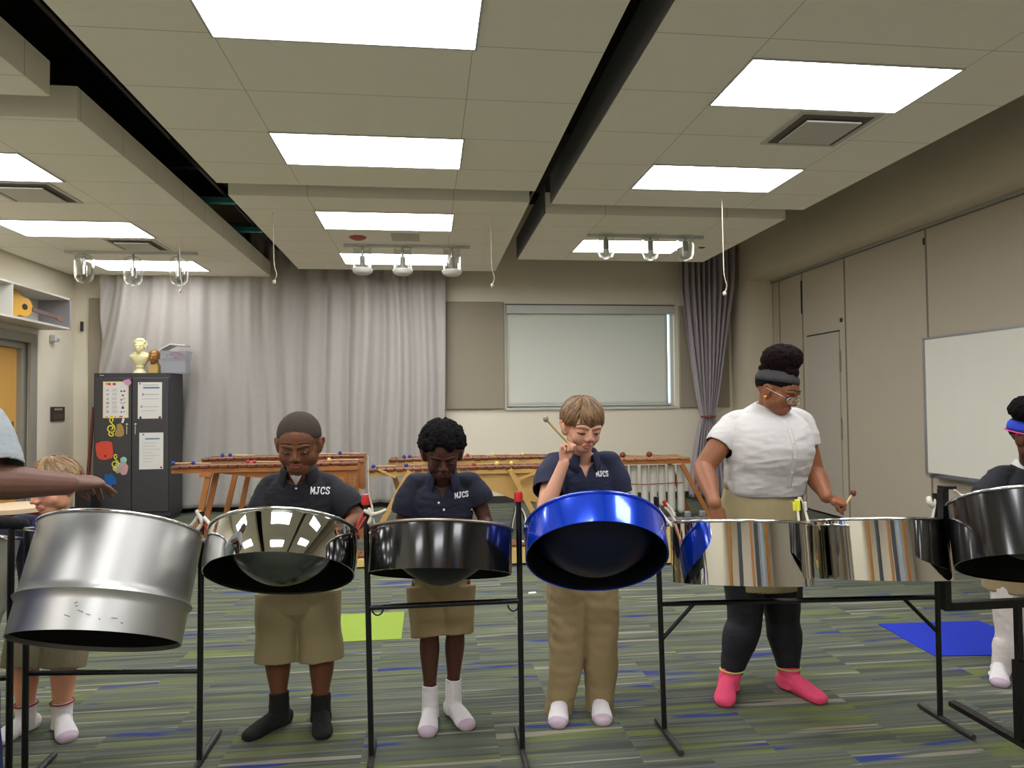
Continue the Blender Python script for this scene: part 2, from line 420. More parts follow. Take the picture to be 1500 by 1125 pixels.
# dark plenum services seen through the gaps
for x, z, r, m_ in ((-1.85, 3.75, .07, M_dark), (-1.98, 3.5, .02, M_black), (-1.75, 3.55, .015, M_black), (.98, 3.6, .05, M_dark), (1.02, 3.45, .012, M_trimgrey), (.95, 3.45, .012, M_trimgrey)):
    tag(MB().tube([(x, Y0+.3, z), (x, 9.6, z)], r, 12).build('pipe', m_, smooth=40), 'dark round pipe running lengthwise above the suspended ceiling gap', 'pipe', 'pipes above the ceiling')
M_teal = mat('teal strut', (60, 150, 150), .5, emit=None)
for x0, x1, y, z, m_ in ((-2.3, -1.3, 6.35, 3.5, M_dark), (-2.3, -1.4, 7.15, 3.42, M_teal), (-2.3, -1.4, 8.3, 3.42, M_teal), (.6, 1.3, 7.0, 3.5, M_dark), (.6, 1.3, 5.2, 3.45, M_dark)):
    tag(MB().b2((x0, y, z), (x1, y+.07, z+.05)).build('strut', m_), {6.35: 'dark crosswise strut above the left ceiling gap, nearer than the teal ones', 7.15: 'teal crosswise strut above the left ceiling gap, nearer and brighter one', 8.3: 'teal crosswise strut above the left ceiling gap, farther one', 7.0: 'dark crosswise strut above the narrow right ceiling gap, farther one', 5.2: 'dark crosswise strut above the narrow right ceiling gap, nearer one'}[y], 'strut')
tag(MB().tube([(-2.0, 5.6, 3.55), (-1.85, 5.9, 3.38), (-1.9, 6.3, 3.5), (-1.75, 6.7, 3.4)], .03, 8, 5).build('flexible_duct', M_dark, smooth=True), 'dark flexible duct bending above the left ceiling gap', 'duct')

# recessed light panels
M_emit = mat('lamp diffuser', (255, 255, 255), .5, emit=((250, 250, 255), LAMP))
M_frame = mat('lamp frame', (190, 188, 184), .4)
M_emit2 = mat('dimmer lamp diffuser', (255, 255, 255), .5, emit=((250, 250, 255), LAMP*.55))
def lamp(x0, x1, y0, y1, lab, em=None):
    r = thing('ceiling_light', ((x0+x1)/2, (y0+y1)/2, CEIL-.004), lab, 'ceiling light', 'rectangular ceiling light panels')
    MB().b2((x0, y0, CEIL-.005), (x1, y1, CEIL+.002)).build('diffuser', em or M_emit, r)
    w = .012
    MB().b2((x0-w, y0-w, CEIL-.008), (x1+w, y0, CEIL-.001)).b2((x0-w, y1, CEIL-.008), (x1+w, y1+w, CEIL-.001)).b2((x0-w, y0, CEIL-.008), (x0, y1, CEIL-.001)).b2((x1, y0, CEIL-.008), (x1+w, y1, CEIL-.001)).build('lamp_frame', M_frame, r)
o_ = ['nearest and largest', 'second', 'third', 'farthest']
for i, (a, b) in enumerate([(2.82, 3.42), (4.61, 5.19), (6.45, 7.07), (8.2, 8.81)]): lamp(-1.0, .24, a, b, 'lit white ceiling panel of the middle row, %s from the camera' % o_[i])
for i, (a, b) in enumerate([(3.38, 3.93), (4.98, 5.54), (7.34, 7.93)]): lamp(1.67, 2.84, a, b, 'lit white ceiling panel of the right row, %s' % ['nearest, before the air vent', 'middle one, behind the air vent', 'farthest, above the clear lamps'][i])
for i, (a, b) in enumerate([(5.15, 5.76), (6.98, 7.6), (8.78, 9.42)]): lamp(-4.03, -2.8, a, b, 'lit white ceiling panel of the left row, %s' % ['nearest, cut by the picture edge', 'middle one, between two air vents', 'farthest, above the glass lamps'][i], M_emit2 if i == 2 else None)
for (x, ys) in ((-1.0, (-2.5, -.7, 1.05)), (1.67, (-2.0, -.2, 1.6)), (-4.03, (-2.0, -.2, 1.6))):
    for y in ys: lamp(x, x+1.2, y, y+.6, 'lit white ceiling panel behind the camera, outside the picture')

# air vents
M_vent = mat('vent white', (200, 196, 184), .5)
M_slot = mat('vent slot', (96, 90, 82), .8)
def vent(cx, cy, s, lab):
    r = thing('air_vent', (cx, cy, CEIL-.02), lab, 'air vent', 'square ceiling air vents')
    MB().b2((cx-s, cy-s, CEIL-.006), (cx+s, cy+s, CEIL-.0005)).build('frame', M_vent, r)
    MB().b2((cx-s*.86, cy-s*.86, CEIL-.009), (cx+s*.86, cy+s*.86, CEIL-.006)).build('slot', M_slot, r)
    MB().box((cx, cy, CEIL-.022), (s*1.35, s*1.35, .012), bev=.004).build('face_plate', M_vent, r)
vent(2.53, 4.24, .27, 'square ceiling air vent behind the nearest right light panel')
vent(-3.2, 6.08, .28, 'square ceiling air vent behind the nearest left light panel')
vent(-3.1, 7.95, .26, 'square ceiling air vent behind the middle left light panel')
tag(MB().lathe([(0, -.03), (.05, -.028), (.085, -.012), (.09, 0), (0, 0)], Matrix.Translation((-.72, 7.42, CEIL)), 28).build('smoke_detector', mat('red plastic', (170, 70, 60), .5), smooth=40), 'round reddish alarm disc on the ceiling behind the third middle light', 'alarm')
tag(MB().b2((-.37, 7.22, CEIL-.006), (-.08, 7.55, CEIL)).build('speaker_grille', mat('grille', (190, 186, 170), .7)), 'small pale square grille on the ceiling beside the red alarm', 'grille')
tag(MB().ball((3.1, 7.62, CEIL), (.04, .03, .012)).build('sprinkler', M_slot, smooth=True), 'tiny dark sprinkler cap in the far right ceiling corner', 'sprinkler')

# pull cords
M_cord = mat('cord', (205, 195, 165), .7)
for (x, y, px, py, lab) in [(-1.38, 6.5, 398, 415, 'pull cord hanging over the left end of the curtain rail gap, thick knot'), (.6, 6.58, 720, 420, 'pull cord hanging in front of the wall beside the window'),
                            (2.51, 5.71, 1056, 432, 'longest pull cord, hanging before the tied curtain'), (-2.59, 7.71, 264, 428, 'pull cord hanging beside the leftmost glass lamps')]:
    e = at(px, py, y); r = thing('pull_cord', (x, y, e.z), lab, 'pull cord', 'pull cords')
    dx = .05
    MB().tube([(x, y, CEIL), (x+.004, y, e.z+.28), (x+.012, y, e.z+.15), (x+.03, y, e.z+.08), (x+.01, y, e.z+.02)], .004, 6, 4).build('cord', M_cord, r, smooth=True)
    MB().ball((x+.008, y, e.z+.012), (.016, .016, .02)).build('knot', M_cord, r, smooth=True)

# clusters of three lamps hanging from a track
def glassmat():
    m = bpy.data.materials.new('clear glass'); m.use_nodes = True; nt = m.node_tree; N = nt.nodes; L = nt.links
    N.remove(N['Principled BSDF'])
    g = N.new('ShaderNodeBsdfGlossy'); g.inputs['Roughness'].default_value = .05; g.inputs['Color'].default_value = (.95, .95, .92, 1)
    t = N.new('ShaderNodeBsdfTransparent'); t.inputs['Color'].default_value = (.93, .94, .92, 1)
    fr = N.new('ShaderNodeLayerWeight'); fr.inputs['Blend'].default_value = .25
    mx = N.new('ShaderNodeMixShader'); L.new(fr.outputs['Facing'], mx.inputs[0]); L.new(t.outputs[0], mx.inputs[1]); L.new(g.outputs[0], mx.inputs[2])
    L.new(mx.outputs[0], N['Material Output'].inputs['Surface']); return m
M_glass = glassmat()
M_chrome0 = mat('lamp chrome', (190, 190, 190), .2, 1)
def track(pts, kind, lab):
    xs = [p[0] for p in pts]; Yt = pts[0][1]
    t = MB().b2((min(xs)-.2, Yt-.02, CEIL-.03), (max(xs)+.2, Yt+.02, CEIL)).build('track_rail', M_frame)
    tag(t, 'ceiling rail carrying the three %s' % lab, 'lamp rail')
    for i, (x, y, zb) in enumerate(pts):
        r = thing('pendant_lamp', (x, y, zb), '%s of the three %s' % (['leftmost', 'middle', 'rightmost'][i], lab), 'pendant lamp', lab)
        w = .098 if kind != 2 else .09
        h = .3
        prof = {0: [(w*.2, 0), (w*.6, .012), (w*.9, .05), (w, .11), (w, h), (w-.006, h), (w-.006, .11), (w*.87, .055), (w*.55, .02), (w*.2, .008)],
                1: [(w*.98, .04), (w, .06), (w, h), (w-.006, h), (w-.006, .06)],
                2: [(w*.2, 0), (w*.75, .02), (w*.98, .07), (w, h), (w-.006, h), (w-.006, .08), (w*.7, .03), (w*.2, .01)]}[kind]
        MB().lathe([(w, h-.006), (w*.6, h+.02), (.02, h+.03), (.018, h+.022), (w*.6, h+.012), (w-.006, h-.01)], Matrix.Translation((x, y, zb)), 24).build('glass_top', M_glass, r, smooth=60)
        MB().lathe(prof, Matrix.Translation((x, y, zb)), 32, closed=True).build('glass_shade', M_glass, r, smooth=60)
        MB().tube([(x, y, zb+.16), (x, y, CEIL)], .014, 10).build('stem', M_chrome0, r, smooth=40)
        MB().lathe([(0, .1), (.03, .1), (.03, .2), (0, .2)], Matrix.Translation((x, y, zb)), 16).build('socket', M_trimgrey if kind else M_chrome0, r, smooth=40)
        if kind == 1: MB().lathe([(0, 0), (.07, .002), (.1, .02), (.112, .045), (.105, .06), (.05, .075), (0, .08)], Matrix.Translation((x, y, zb)), 28).build('reflector', M_white, r, smooth=50)
        else: MB().ball((x, y, zb+.075), (.032, .032, .045)).build('bulb', M_glass if kind == 0 else M_white, r, smooth=True)
def zb(px, py, y): return at(px, py, y).z
track([(at(123, 400, 8.3).x, 8.3, zb(123, 415, 8.3)), (at(195, 400, 8.3).x, 8.3, zb(195, 418, 8.3)), (at(262, 400, 8.3).x, 8.3, zb(262, 418, 8.3))], 0, 'clear glass cup lamps over the steel cabinet')
track([(at(531, 395, 7.75).x, 7.75, zb(531, 402, 7.75)), (at(590, 395, 7.75).x, 7.75, zb(590, 403, 7.75)), (at(662, 395, 7.75).x, 7.75, zb(662, 404, 7.75))], 1, 'glass lamps with white discs over the long curtain')
track([(at(888, 370, 7.1).x, 7.1, zb(888, 379, 7.1)), (at(953, 370, 7.1).x, 7.1, zb(953, 381, 7.1)), (at(1004, 370, 7.1).x, 7.1, zb(1004, 382, 7.1))], 2, 'thin clear lamps over the window')

# window ---------------------------------------------------------------------
M_alu = mat('window aluminium', (205, 205, 198), .4)
w = MB()
for lo, hi in (((WX0, Y1+.05, WZ0), (WX0+.05, Y1+.12, WZ1)), ((WX1-.05, Y1+.05, WZ0), (WX1, Y1+.12, WZ1)), ((WX0+.05, Y1+.05, WZ1-.05), (WX1-.05, Y1+.12, WZ1)), ((WX0+.05, Y1+.05, WZ0), (WX1-.05, Y1+.12, WZ0+.05))): w.b2(lo, hi)
win = w.build('window_1', M_alu); win['kind'] = 'structure'
MB().b2((WX0+.05, Y1+.08, WZ0+.05), (WX1-.05, Y1+.09, WZ1-.05)).build('window_pane', M_glass, win)
o = MB().b2((WX0-.02, Y1-.04, WZ0-.03), (WX1+.02, Y1+.05, WZ0)).build('trim_2', M_alu); o['kind'] = 'structure'
o = MB().b2((WX0-.01, Y1-.006, WZ1), (WX1+.01, Y1+.0, WZ1+.02)).build('trim_3', M_slot); o['kind'] = 'structure'
sh = thing('roller_shade', ((WX0+WX1)/2, Y1+.02, WZ0), 'pale grey roller shade drawn down over the window', 'window shade')
def shade_mat():
    m = bpy.data.materials.new('shade cloth'); m.use_nodes = True; nt = m.node_tree; N = nt.nodes; L = nt.links; b = N['Principled BSDF']
    b.inputs['Base Color'].default_value = (*lin((230, 230, 216)), 1); b.inputs['Roughness'].default_value = .8
    t = N.new('ShaderNodeBsdfTranslucent'); t.inputs['Color'].default_value = (*lin((215, 225, 215)), 1)
    mx = N.new('ShaderNodeMixShader'); mx.inputs[0].default_value = .15; L.new(b.outputs[0], mx.inputs[1]); L.new(t.outputs[0], mx.inputs[2]); L.new(mx.outputs[0], N['Material Output'].inputs['Surface']); return m
mb = MB(); nx, nz = 40, 20; V = []; F = []
for k in range(nz+1):
    for i in range(nx+1):
        x = WX0+.015+(WX1-WX0-.115)*i/nx; z = WZ0+.03+(WZ1-.12-WZ0-.03)*k/nz
        V.append((x, Y1+.02+.006*math.sin(i*.5+k*.3)*math.sin(k*.35), z))
for k in range(nz):
    for i in range(nx): a = k*(nx+1)+i; F.append([a, a+1, a+nx+2, a+nx+1])
o = MB().add(V, F).build('shade_cloth', shade_mat(), sh, smooth=True); sd = o.modifiers.new('s', 'SOLIDIFY'); sd.thickness = .002
MB().b2((WX0+.003, Y1-.04, WZ1-.12), (WX1-.003, Y1+.045, WZ1-.002)).build('shade_cassette', M_alu, sh)
MB().tube([(WX0+.02, Y1+.02, WZ0+.03), (WX1-.06, Y1+.02, WZ0+.03)], .012, 10).build('hem_bar', M_alu, sh, smooth=40)

# acoustic panels either side of the window and at the left end
for (a, b, z0, z1, lab) in ((.2, 1.08, 1.34, 2.87, 'wide tan fabric acoustic panel left of the window'), (3.68, 4.44, 1.33, 2.83, 'tan fabric acoustic panel behind the tied curtain'), (-4.5, -3.7, .4, 2.88, 'tan acoustic panel in the left corner behind the steel cabinet')):
    tag(MB().box(((a+b)/2, Y1-.028, (z0+z1)/2), (b-a, .05, z1-z0), bev=.008).build('acoustic_panel', M_panel), lab, 'wall panel')

# curtains --------------------------------------------------------------------
def curtain_mat(name, c):
    m = mat(name, c, .75, var=.06, vscale=20, bump=.1, bscale=300); m.node_tree.nodes['Principled BSDF'].inputs['Sheen Weight'].default_value = .15; return m
def curtain(name, x0, x1, y, zt, zb_, nf, fn, m, lab):
    nx, nz = int((x1-x0)*90), 60; V = []; F = []
    for k in range(nz+1):
        t = k/nz; z = zb_+(zt-zb_)*t
        for i in range(nx+1):
            s = i/nx; V.append(fn(s, t, z))
    for k in range(nz):
        for i in range(nx): a = k*(nx+1)+i; F.append([a, a+1, a+nx+2, a+nx+1])
    o = MB().add(V, F).build(name, m, smooth=True); sd = o.modifiers.new('s', 'SOLIDIFY'); sd.thickness = .006
    return tag(o, lab, 'curtain')
CXA, CXB = -4.3, .24
def folds(s, seed):
    x = s*4.5
    return .055*math.sin(2*PI*(x*3.1+.35*math.sin(x*2.3+seed)))+.03*math.sin(2*PI*(x*1.37+.2*math.sin(x*4.1)))+.016*math.sin(2*PI*x*7.3+2*math.sin(x*3))
def long_fn(s, t, z):
    # folds lean to the left at the left end, where the cloth is swept over the cabinet
    lean = .5*(1-t)*max(0, 1-s*2.6)
    ss = s+lean*.3+.006*math.sin(6*t+9*s)
    amp = .75+.35*math.sin(ss*9+1)
    return (CXA+(CXB-CXA)*s+.015*math.sin(30*s+3*t), 9.8+folds(ss, 1)*amp*(.8+.35*(1-t)), z)
curtain('curtain', CXA, CXB, 9.8, 3.9, .07, 0, long_fn, curtain_mat('grey curtain', (176, 171, 164)), 'long grey curtain hanging in folds along the back wall')
def tied_fn(s, t, z):
    # gathered at z 1.18 by a tie
    zn = 1.2; ta = (z-zn)
    wt = .42 if z > 3.2 else .42
    if z >= zn: u = min(1, (z-zn)/1.9); hw = .085+(.40-.085)*(u**.8); cx = 4.0+.03*u
    else: u = min(1, (zn-z)/1.0); hw = .085+.19*(u**.7); cx = 4.0-.02*u
    x = cx+(s-.5)*2*hw
    d = .09*math.sin(2*PI*s*9+math.sin(z*1.3+s*5))*(.35+.65*min(1, hw/.4))+.03*math.sin(2*PI*s*21+1)
    return (x, 9.72+d*.75, z)
curtain('curtain', 3.6, 4.4, 9.72, 3.9, .05, 0, tied_fn, curtain_mat('violet grey curtain', (164, 155, 158)), 'grey curtain gathered by a tie right of the window')
tag(MB().lathe([(.1, -.015), (.115, 0), (.1, .015), (.09, 0)], Matrix.Translation((4.0, 9.7, 1.2)) @ Matrix.Diagonal((1, .85, 1, 1)), 24, closed=True).ball((3.98, 9.6, 1.2), .022).build('curtain_tie', mat('tie band', (150, 80, 80), .7), smooth=50), 'thin reddish band tying the gathered curtain', 'curtain tie')

# blocks added behind the camera for striped reflections in the chrome
M_reflbrown = mat('oak brown reflection block', (190, 126, 62), .45, var=.15, vscale=5, stretch=(1, 1, .15))
M_refldark = mat('dark reflection block', (60, 66, 70), .5)
for x0, x1, z1, m_, lab in ((-2.6, -2.2, 2.3, M_reflbrown, 'tall narrow oak brown block added behind the camera for reflections, leftmost'), (-.9, -.5, 2.3, M_refldark, 'tall dark block added behind the camera for reflections, left one'), (.75, 1.05, 2.5, M_reflbrown, 'tall narrow oak brown block added behind the camera for reflections, middle one'), (1.25, 1.75, 2.5, M_refldark, 'tall dark block added behind the camera for reflections, right one'), (1.95, 2.3, 2.5, mat('pale blue reflection block', (170, 186, 205), .5), 'pale blue reflection block behind the camera'), (2.75, 3.05, 2.5, M_reflbrown, 'tall narrow oak brown block added behind the camera for reflections, rightmost')):
    r = thing('reflection_block', ((x0+x1)/2, -1.8, 0), lab, 'reflection block'); MB().b2((x0, -2.0, 0), (x1, -1.6, z1)).build('body', m_, r)
    for k in (0, 1): a_ = x0+(x1-x0)*k/2; MB().b2((a_+.01, -1.6, .05), (a_+(x1-x0)/2-.01, -1.58, z1-.03)).build('door', m_, r)
# ================================================================== THINGS ALONG THE WALLS
GLY = {
 'M': [[(-.05, 0), (.25, 0)], [(.1, 0), (.1, 1)], [(-.05, 1), (.12, 1)], [(.1, 1), (.5, .2), (.9, 1)], [(.88, 1), (1.05, 1)], [(.9, 1), (.9, 0)], [(.75, 0), (1.05, 0)]],
 'J': [[(.35, 1), (.95, 1)], [(.65, 1), (.65, .25), (.52, .04), (.28, .0), (.1, .15), (.1, .32)]],
 'C': [[(.88, .98), (.88, .68)], [(.88, .78), (.7, .97), (.45, 1), (.2, .85), (.1, .5), (.2, .15), (.45, 0), (.7, .03), (.9, .22)]],
 'S': [[(.85, 1), (.85, .72)], [(.85, .8), (.65, .98), (.4, 1), (.17, .85), (.2, .62), (.5, .5), (.8, .38), (.85, .15), (.6, 0), (.35, .02), (.13, .2)], [(.12, 0), (.12, .28)]],
 'H': [[(.15, 0), (.15, 1)], [(.85, 0), (.85, 1)], [(.15, .5), (.85, .5)]],
 'A': [[(.05, 0), (.5, 1), (.95, 0)], [(.25, .35), (.75, .35)]],
 'P': [[(.2, 0), (.2, 1), (.65, 1), (.85, .75), (.65, .5), (.2, .5)]],
}
M_cab = mat('cabinet enamel', (58, 58, 60), .55, bump=.04, bscale=400)
M_cab2 = mat('cabinet door enamel', (62, 62, 64), .5, bump=.04, bscale=400)
M_silver = mat('handle chrome', (200, 200, 195), .25, 1)
M_paper = mat('paper', (226, 226, 220), .7)
CY = 9.2
cab = thing('storage_cabinet', (-3.65, 9.43, 0), 'tall charcoal steel storage cabinet with two doors against the curtain', 'cabinet')
MB().b2((-4.1, CY+.02, .06), (-3.2, 9.66, 1.84)).b2((-4.08, CY+.05, 0), (-3.22, 9.64, .06)).build('body', M_cab, cab)
dl = MB().box(((-4.085-3.655)/2, CY+.008, .95), (.43, .022, 1.66), bev=.005).build('door', M_cab2, cab)
dr = MB().box(((-3.645-3.215)/2, CY+.008, .95), (.43, .022, 1.66), bev=.005).build('door', M_cab2, cab)
for d, x in ((dl, -3.70), (dr, -3.60)):
    MB().box((x, CY-.012, 1.14), (.018, .02, .13), bev=.005).ball((x, CY-.014, 1.2), (.018, .014, .018)).build('handle', M_silver, d)
MB().b2((-4.03, CY+.008, 1.805), (-3.98, CY+.02, 1.818)).build('nameplate', M_silver, cab)
def fp(px, py): p = at(px, py, CY-.006); return p.x, p.z
def sheet(x0, y0, x1, y1, lab, name='notice_sheet'):
    a = fp(x0, y0); b = fp(x1, y1)
    r = thing(name, ((a[0]+b[0])/2, CY-.005, b[1]), lab, 'paper notice')
    MB().b2((a[0], CY-.0055, b[1]), (b[0], CY-.003, a[1])).build('paper', M_paper, r); return r, a, b
def marks(r, a, b, items, name, m, y=CY-.0068):
    mb = MB(); W = b[0]-a[0]; H = a[1]-b[1]
    for (u0, v0, u1, v1) in items: mb.b2((a[0]+u0*W, y, a[1]-v0*H), (a[0]+u1*W, y+.001, a[1]-v1*H))
    return mb.build(name, m, r)
M_blue = mat('print blue', (80, 130, 170), .6); M_ink = mat('print grey', (150, 150, 155), .7); M_ink2 = mat('print violet', (70, 60, 120), .7)
M_red = mat('print red', (190, 50, 50), .6); M_or = mat('print orange', (220, 160, 80), .6); M_pale = mat('print cream', (228, 222, 180), .7)
r, a, b = sheet(151, 559, 188, 612, 'poster with a cream border and six letters in a column, on the left cabinet door', 'poster')
marks(r, a, b, [(0, 0, 1, .05), (0, .94, 1, 1), (0, .05, .07, .94), (.93, .05, 1, .94)], 'border', M_pale)
marks(r, a, b, [(.1, .03, .22, .09), (.3, .95, .4, .985), (.45, .95, .52, .985), (.1, .95, .2, .985)], 'border_print', M_or, CY-.0075)
marks(r, a, b, [(.2, .04, .3, .1), (.38, .04, .5, .1), (.64, .95, .78, .98)], 'title_print', M_red, CY-.008)
W = b[0]-a[0]; H = a[1]-b[1]
mb = MB()
for i, ch in enumerate('CHAMPS'):
    for st in GLY[ch]:
        mb.tube([(a[0]+W*(.14+.09*u), CY-.0075, a[1]-H*(.265+.117*i-.055*v)) for u, v in st], .0022, 5)
mb.build('letters', M_ink2, r)
marks(r, a, b, [(.35, .2+.117*i+.03*k, .35+.25*rnd.uniform(.7, 1), .205+.117*i+.03*k+.003) for i in range(6) for k in range(3)], 'text_lines', M_ink)
marks(r, a, b, [(.68, .255, .76, .285), (.8, .255, .88, .285), (.74, .36, .82, .4), (.68, .49, .76, .52), (.8, .46, .86, .48), (.7, .57, .74, .6), (.78, .61, .82, .63), (.84, .56, .88, .59), (.73, .7, .83, .75), (.7, .82, .75, .86), (.8, .82, .86, .84), (.7, .24, .74, .26), (.82, .24, .86, .26), (.76, .67, .8, .7)], 'figure_prints', M_ink2)
r, a, b = sheet(202, 560, 237, 613, 'white notice with blue heading bar at the top of the right cabinet door')
marks(r, a, b, [(.22, .13, .9, .175)], 'heading_bar', M_blue)
marks(r, a, b, [(.2, .33+.0*k, .88, .345) for k in range(1)]+[(.16, .45, .88, .46), (.16, .67, .88, .68), (.2, .78, .75, .79), (.18, .30, .24, .37), (.12, .64, .18, .70), (.2, .07, .85, .085)], 'text_lines', M_ink)
marks(r, a, b, [(.08, .94, .16, 1.0), (.06, .02, .11, .06)], 'magnet', M_black, CY-.01)
marks(r, a, b, [(.87, .94, .97, 1.0)], 'magnet', mat('magnet red', (130, 30, 50), .5), CY-.01)
r, a, b = sheet(204, 634, 239, 687, 'white notice with blue heading bar beside the chrome handles, lower of two')
marks(r, a, b, [(.25, .15, .85, .185)], 'heading_bar', M_blue)
marks(r, a, b, [(.15, .28+.085*k, .5+.38*rnd.random(), .286+.085*k) for k in range(7)], 'text_lines', M_ink)
marks(r, a, b, [(.14, .03, .2, .07)], 'magnet', mat('magnet green', (40, 110, 80), .5), CY-.01)
marks(r, a, b, [(.88, .93, .96, .98)], 'magnet', mat('magnet red', (130, 30, 50), .5), CY-.01)
def flat(px_pts, y0=CY-.009, y1=CY-.003):
    mb = MB(); P = [fp(*p) for p in px_pts]; return mb.prism(P, 1, y0, y1)
M_pink = mat('pink print', (205, 150, 190), .6)
tag(flat([(181, 557), (190, 555), (193, 561), (189, 565), (183, 563)], CY-.014, CY-.008).build('magnet', M_pink), 'small pink magnet at the upper right corner of the poster', 'magnet')
M_yel = mat('yellow felt', (226, 220, 70), .6)
def clef(cx, cy, s, lab):
    # treble clef cutout drawn in units of s pixels
    pts = [(.2, 1.55), (.0, 1.75), (-.25, 1.6), (-.3, 1.3), (0, 1.15), (.3, .95), (.5, .4), (.4, -.1), (.0, -.3), (-.4, -.1), (-.5, .25), (-.2, .55), (.1, .4), (.15, .1), (-.05, 0)]
    spine = [(-.3, 1.3)]
    P = []
    big = [(.10, -1.55), (-.28, -1.75), (-.05, -1.45)]
    def w(u, v, dy=0): q = at(cx+u*s, cy+v*s, CY-.012); return (q.x, CY-.01, q.z)
    mb = MB()
    mb.tube([w(u, v) for u, v in [(.1, -1.0), (.28, -1.35), (.1, -1.75), (-.22, -1.6), (-.25, -1.2), (.05, -.8), (.45, -.35), (.6, .2), (.35, .65), (-.15, .7), (-.6, .35), (-.55, -.15), (-.15, -.4), (.2, -.2), (.2, .2), (-.05, .25)]], .0095*s/10, 6, 3)
    mb.tube([w(u, v) for u, v in [(-.35, .65), (-.4, 1.1), (-.1, 1.4), (.3, 1.3), (.3, 1.0), (.0, .95)]], .0095*s/10, 6, 3)
    tag(mb.build('treble_clef_cutout', M_yel, smooth=True), lab, 'cutout', 'felt cutouts on the left cabinet door')
clef(163, 627, 8.5, 'larger yellow treble clef cutout just under the poster')
clef(169, 679, 7.5, 'smaller yellow treble clef cutout beside the red drum cutout')
t = flat([(141, 649), (146, 647), (158, 646), (164, 648), (165, 656), (166, 666), (164, 671), (154, 674), (146, 673), (142, 668), (140, 655)]).build('drum_cutout', mat('red felt', (214, 78, 58), .7))
tag(t, 'red drum shaped cutout with black magnets on the cabinet door', 'cutout', 'felt cutouts on the left cabinet door')
for p in ((144, 647), (154, 668)):
    q = at(p[0], p[1], CY-.014); MB().ball(q, (.011, .006, .011)).build('magnet', M_black, t)
tag(flat([(171, 622), (176, 620), (180, 624), (182, 632), (181, 638), (176, 640), (169, 639), (168, 634), (171, 629)]).build('maraca_cutout', mat('tan card', (170, 140, 80), .7)), 'tan rounded cutout behind the larger yellow clef', 'cutout', 'felt cutouts on the left cabinet door')
tag(flat([(180, 612), (183, 613), (181, 620), (178, 619)], CY-.014, CY-.009).build('clip_magnet', M_paper), 'small white clip magnet above the tan cutout', 'magnet')
t = flat([(170, 681), (176, 677), (184, 678), (188, 683), (187, 690), (185, 695), (179, 696), (176, 692), (171, 694), (169, 688)]).build('figure_cutout', mat('pink felt', (205, 160, 165), .7))
tag(t, 'pink and grey figure shaped cutout beside the smaller clef', 'cutout', 'felt cutouts on the left cabinet door')
q = at(181, 674, CY-.01); MB().ball(q, (.04, .006, .04)).build('head_disc', mat('mint felt', (150, 200, 180), .7), t)
q = at(173, 686, CY-.011); MB().ball(q, (.045, .004, .06)).build('wing', mat('grey felt', (165, 165, 160), .7), t)
tag(flat([(154, 694), (160, 696), (163, 693), (167, 699), (170, 701), (170, 710), (165, 709), (161, 715), (158, 708), (153, 704)]).build('splat_cutout', mat('blue felt', (20, 95, 170), .7)), 'blue jagged cutout low on the cabinet door', 'cutout', 'felt cutouts on the left cabinet door')

# on top of the cabinet ------------------------------------------------------
ZC = 1.84
def head_mb(c, H, seed=0, hair=True):
    mb = MB(); c = Vector(c); f = lambda x, y, z: c+Vector((x, y, z))*H
    mb.ball(f(0, .06, .12), (.35*H, .42*H, .37*H)).ball(f(0, -.1, -.1), (.28*H, .29*H, .34*H)).ball(f(0, -.2, -.37), (.14*H, .14*H, .11*H))
    mb.limb([f(-.17, -.32, .04), f(0, -.36, .05), f(.17, -.32, .04)], [.05*H]*3, n=8)
    mb.limb([f(0, -.37, .0), f(0, -.46, -.15)], [.035*H, .06*H], n=8).limb([f(-.09, -.36, -.28), f(0, -.41, -.28), f(.09, -.36, -.28)], [.03*H]*3, n=8)
    mb.ball(f(.35, .04, -.05), (.05*H, .1*H, .13*H)).ball(f(-.35, .04, -.05), (.05*H, .1*H, .13*H))
    return mb
q = at(205, 517, 9.38)
c = Vector((q.x, 9.38, 2.185)); H = .185
mb = head_mb(c, H)
for i in range(90):
    th = rnd.uniform(0, 2*PI); u = rnd.uniform(-.1, 1); d = Vector((math.cos(th)*math.sqrt(1-u*u*.99), math.sin(th)*math.sqrt(max(0, 1-u*u)), u))
    if d.y < -.55 and d.z < .62: continue
    mb.ball(c+Vector((d.x*.37*H, (.06+d.y*.43)*H, (.13+d.z*.38)*H)), .085*H, nu=8, nv=6)
mb.limb([c+Vector((0, .01, -.04)), c+Vector((0, .01, -.1))], [.04, .05])
mb.limb([(c.x, c.y+.01, 1.935), (c.x, c.y+.01, 1.97), (c.x, c.y+.01, 2.02), (c.x, c.y+.01, 2.06), (c.x, c.y+.01, 2.085)], [(.05, .04), (.08, .05), (.108, .06), (.112, .058), (.05, .045)], sup=2.3)
mb.limb([c+Vector((-.05, .01, -.1)), c+Vector((-.1, .01, -.125))], [.035, .03]).limb([c+Vector((.05, .01, -.1)), c+Vector((.1, .01, -.125))], [.035, .03])
mb.lathe([(0, 0), (.085, 0), (.08, .012), (.05, .05), (.045, .065), (.055, .075), (.05, .1), (0, .1)], Matrix.Translation((c.x, c.y+.01, ZC+.001)), 24)
V, F = fuse(mb, .0035, 1)
tag(link('composer_bust', V, F, mat('ivory plaster', (232, 224, 170), .5, var=.06, vscale=30), smooth=True), 'ivory plaster bust with curled hair on top of the cabinet', 'bust')
q = at(226, 520, 9.36); c = Vector((q.x, 9.36, 2.05)); H = .19
mb = head_mb(c, H); mb.limb([c+Vector((0, .01, -.03)), (c.x, c.y+.01, 1.952)], [.042, .048])
V, F = fuse(mb, .0035, 1)
r = thing('head_sculpture', (c.x, 9.37, ZC), 'small brown bald head sculpture on a wooden block atop the cabinet', 'bust')
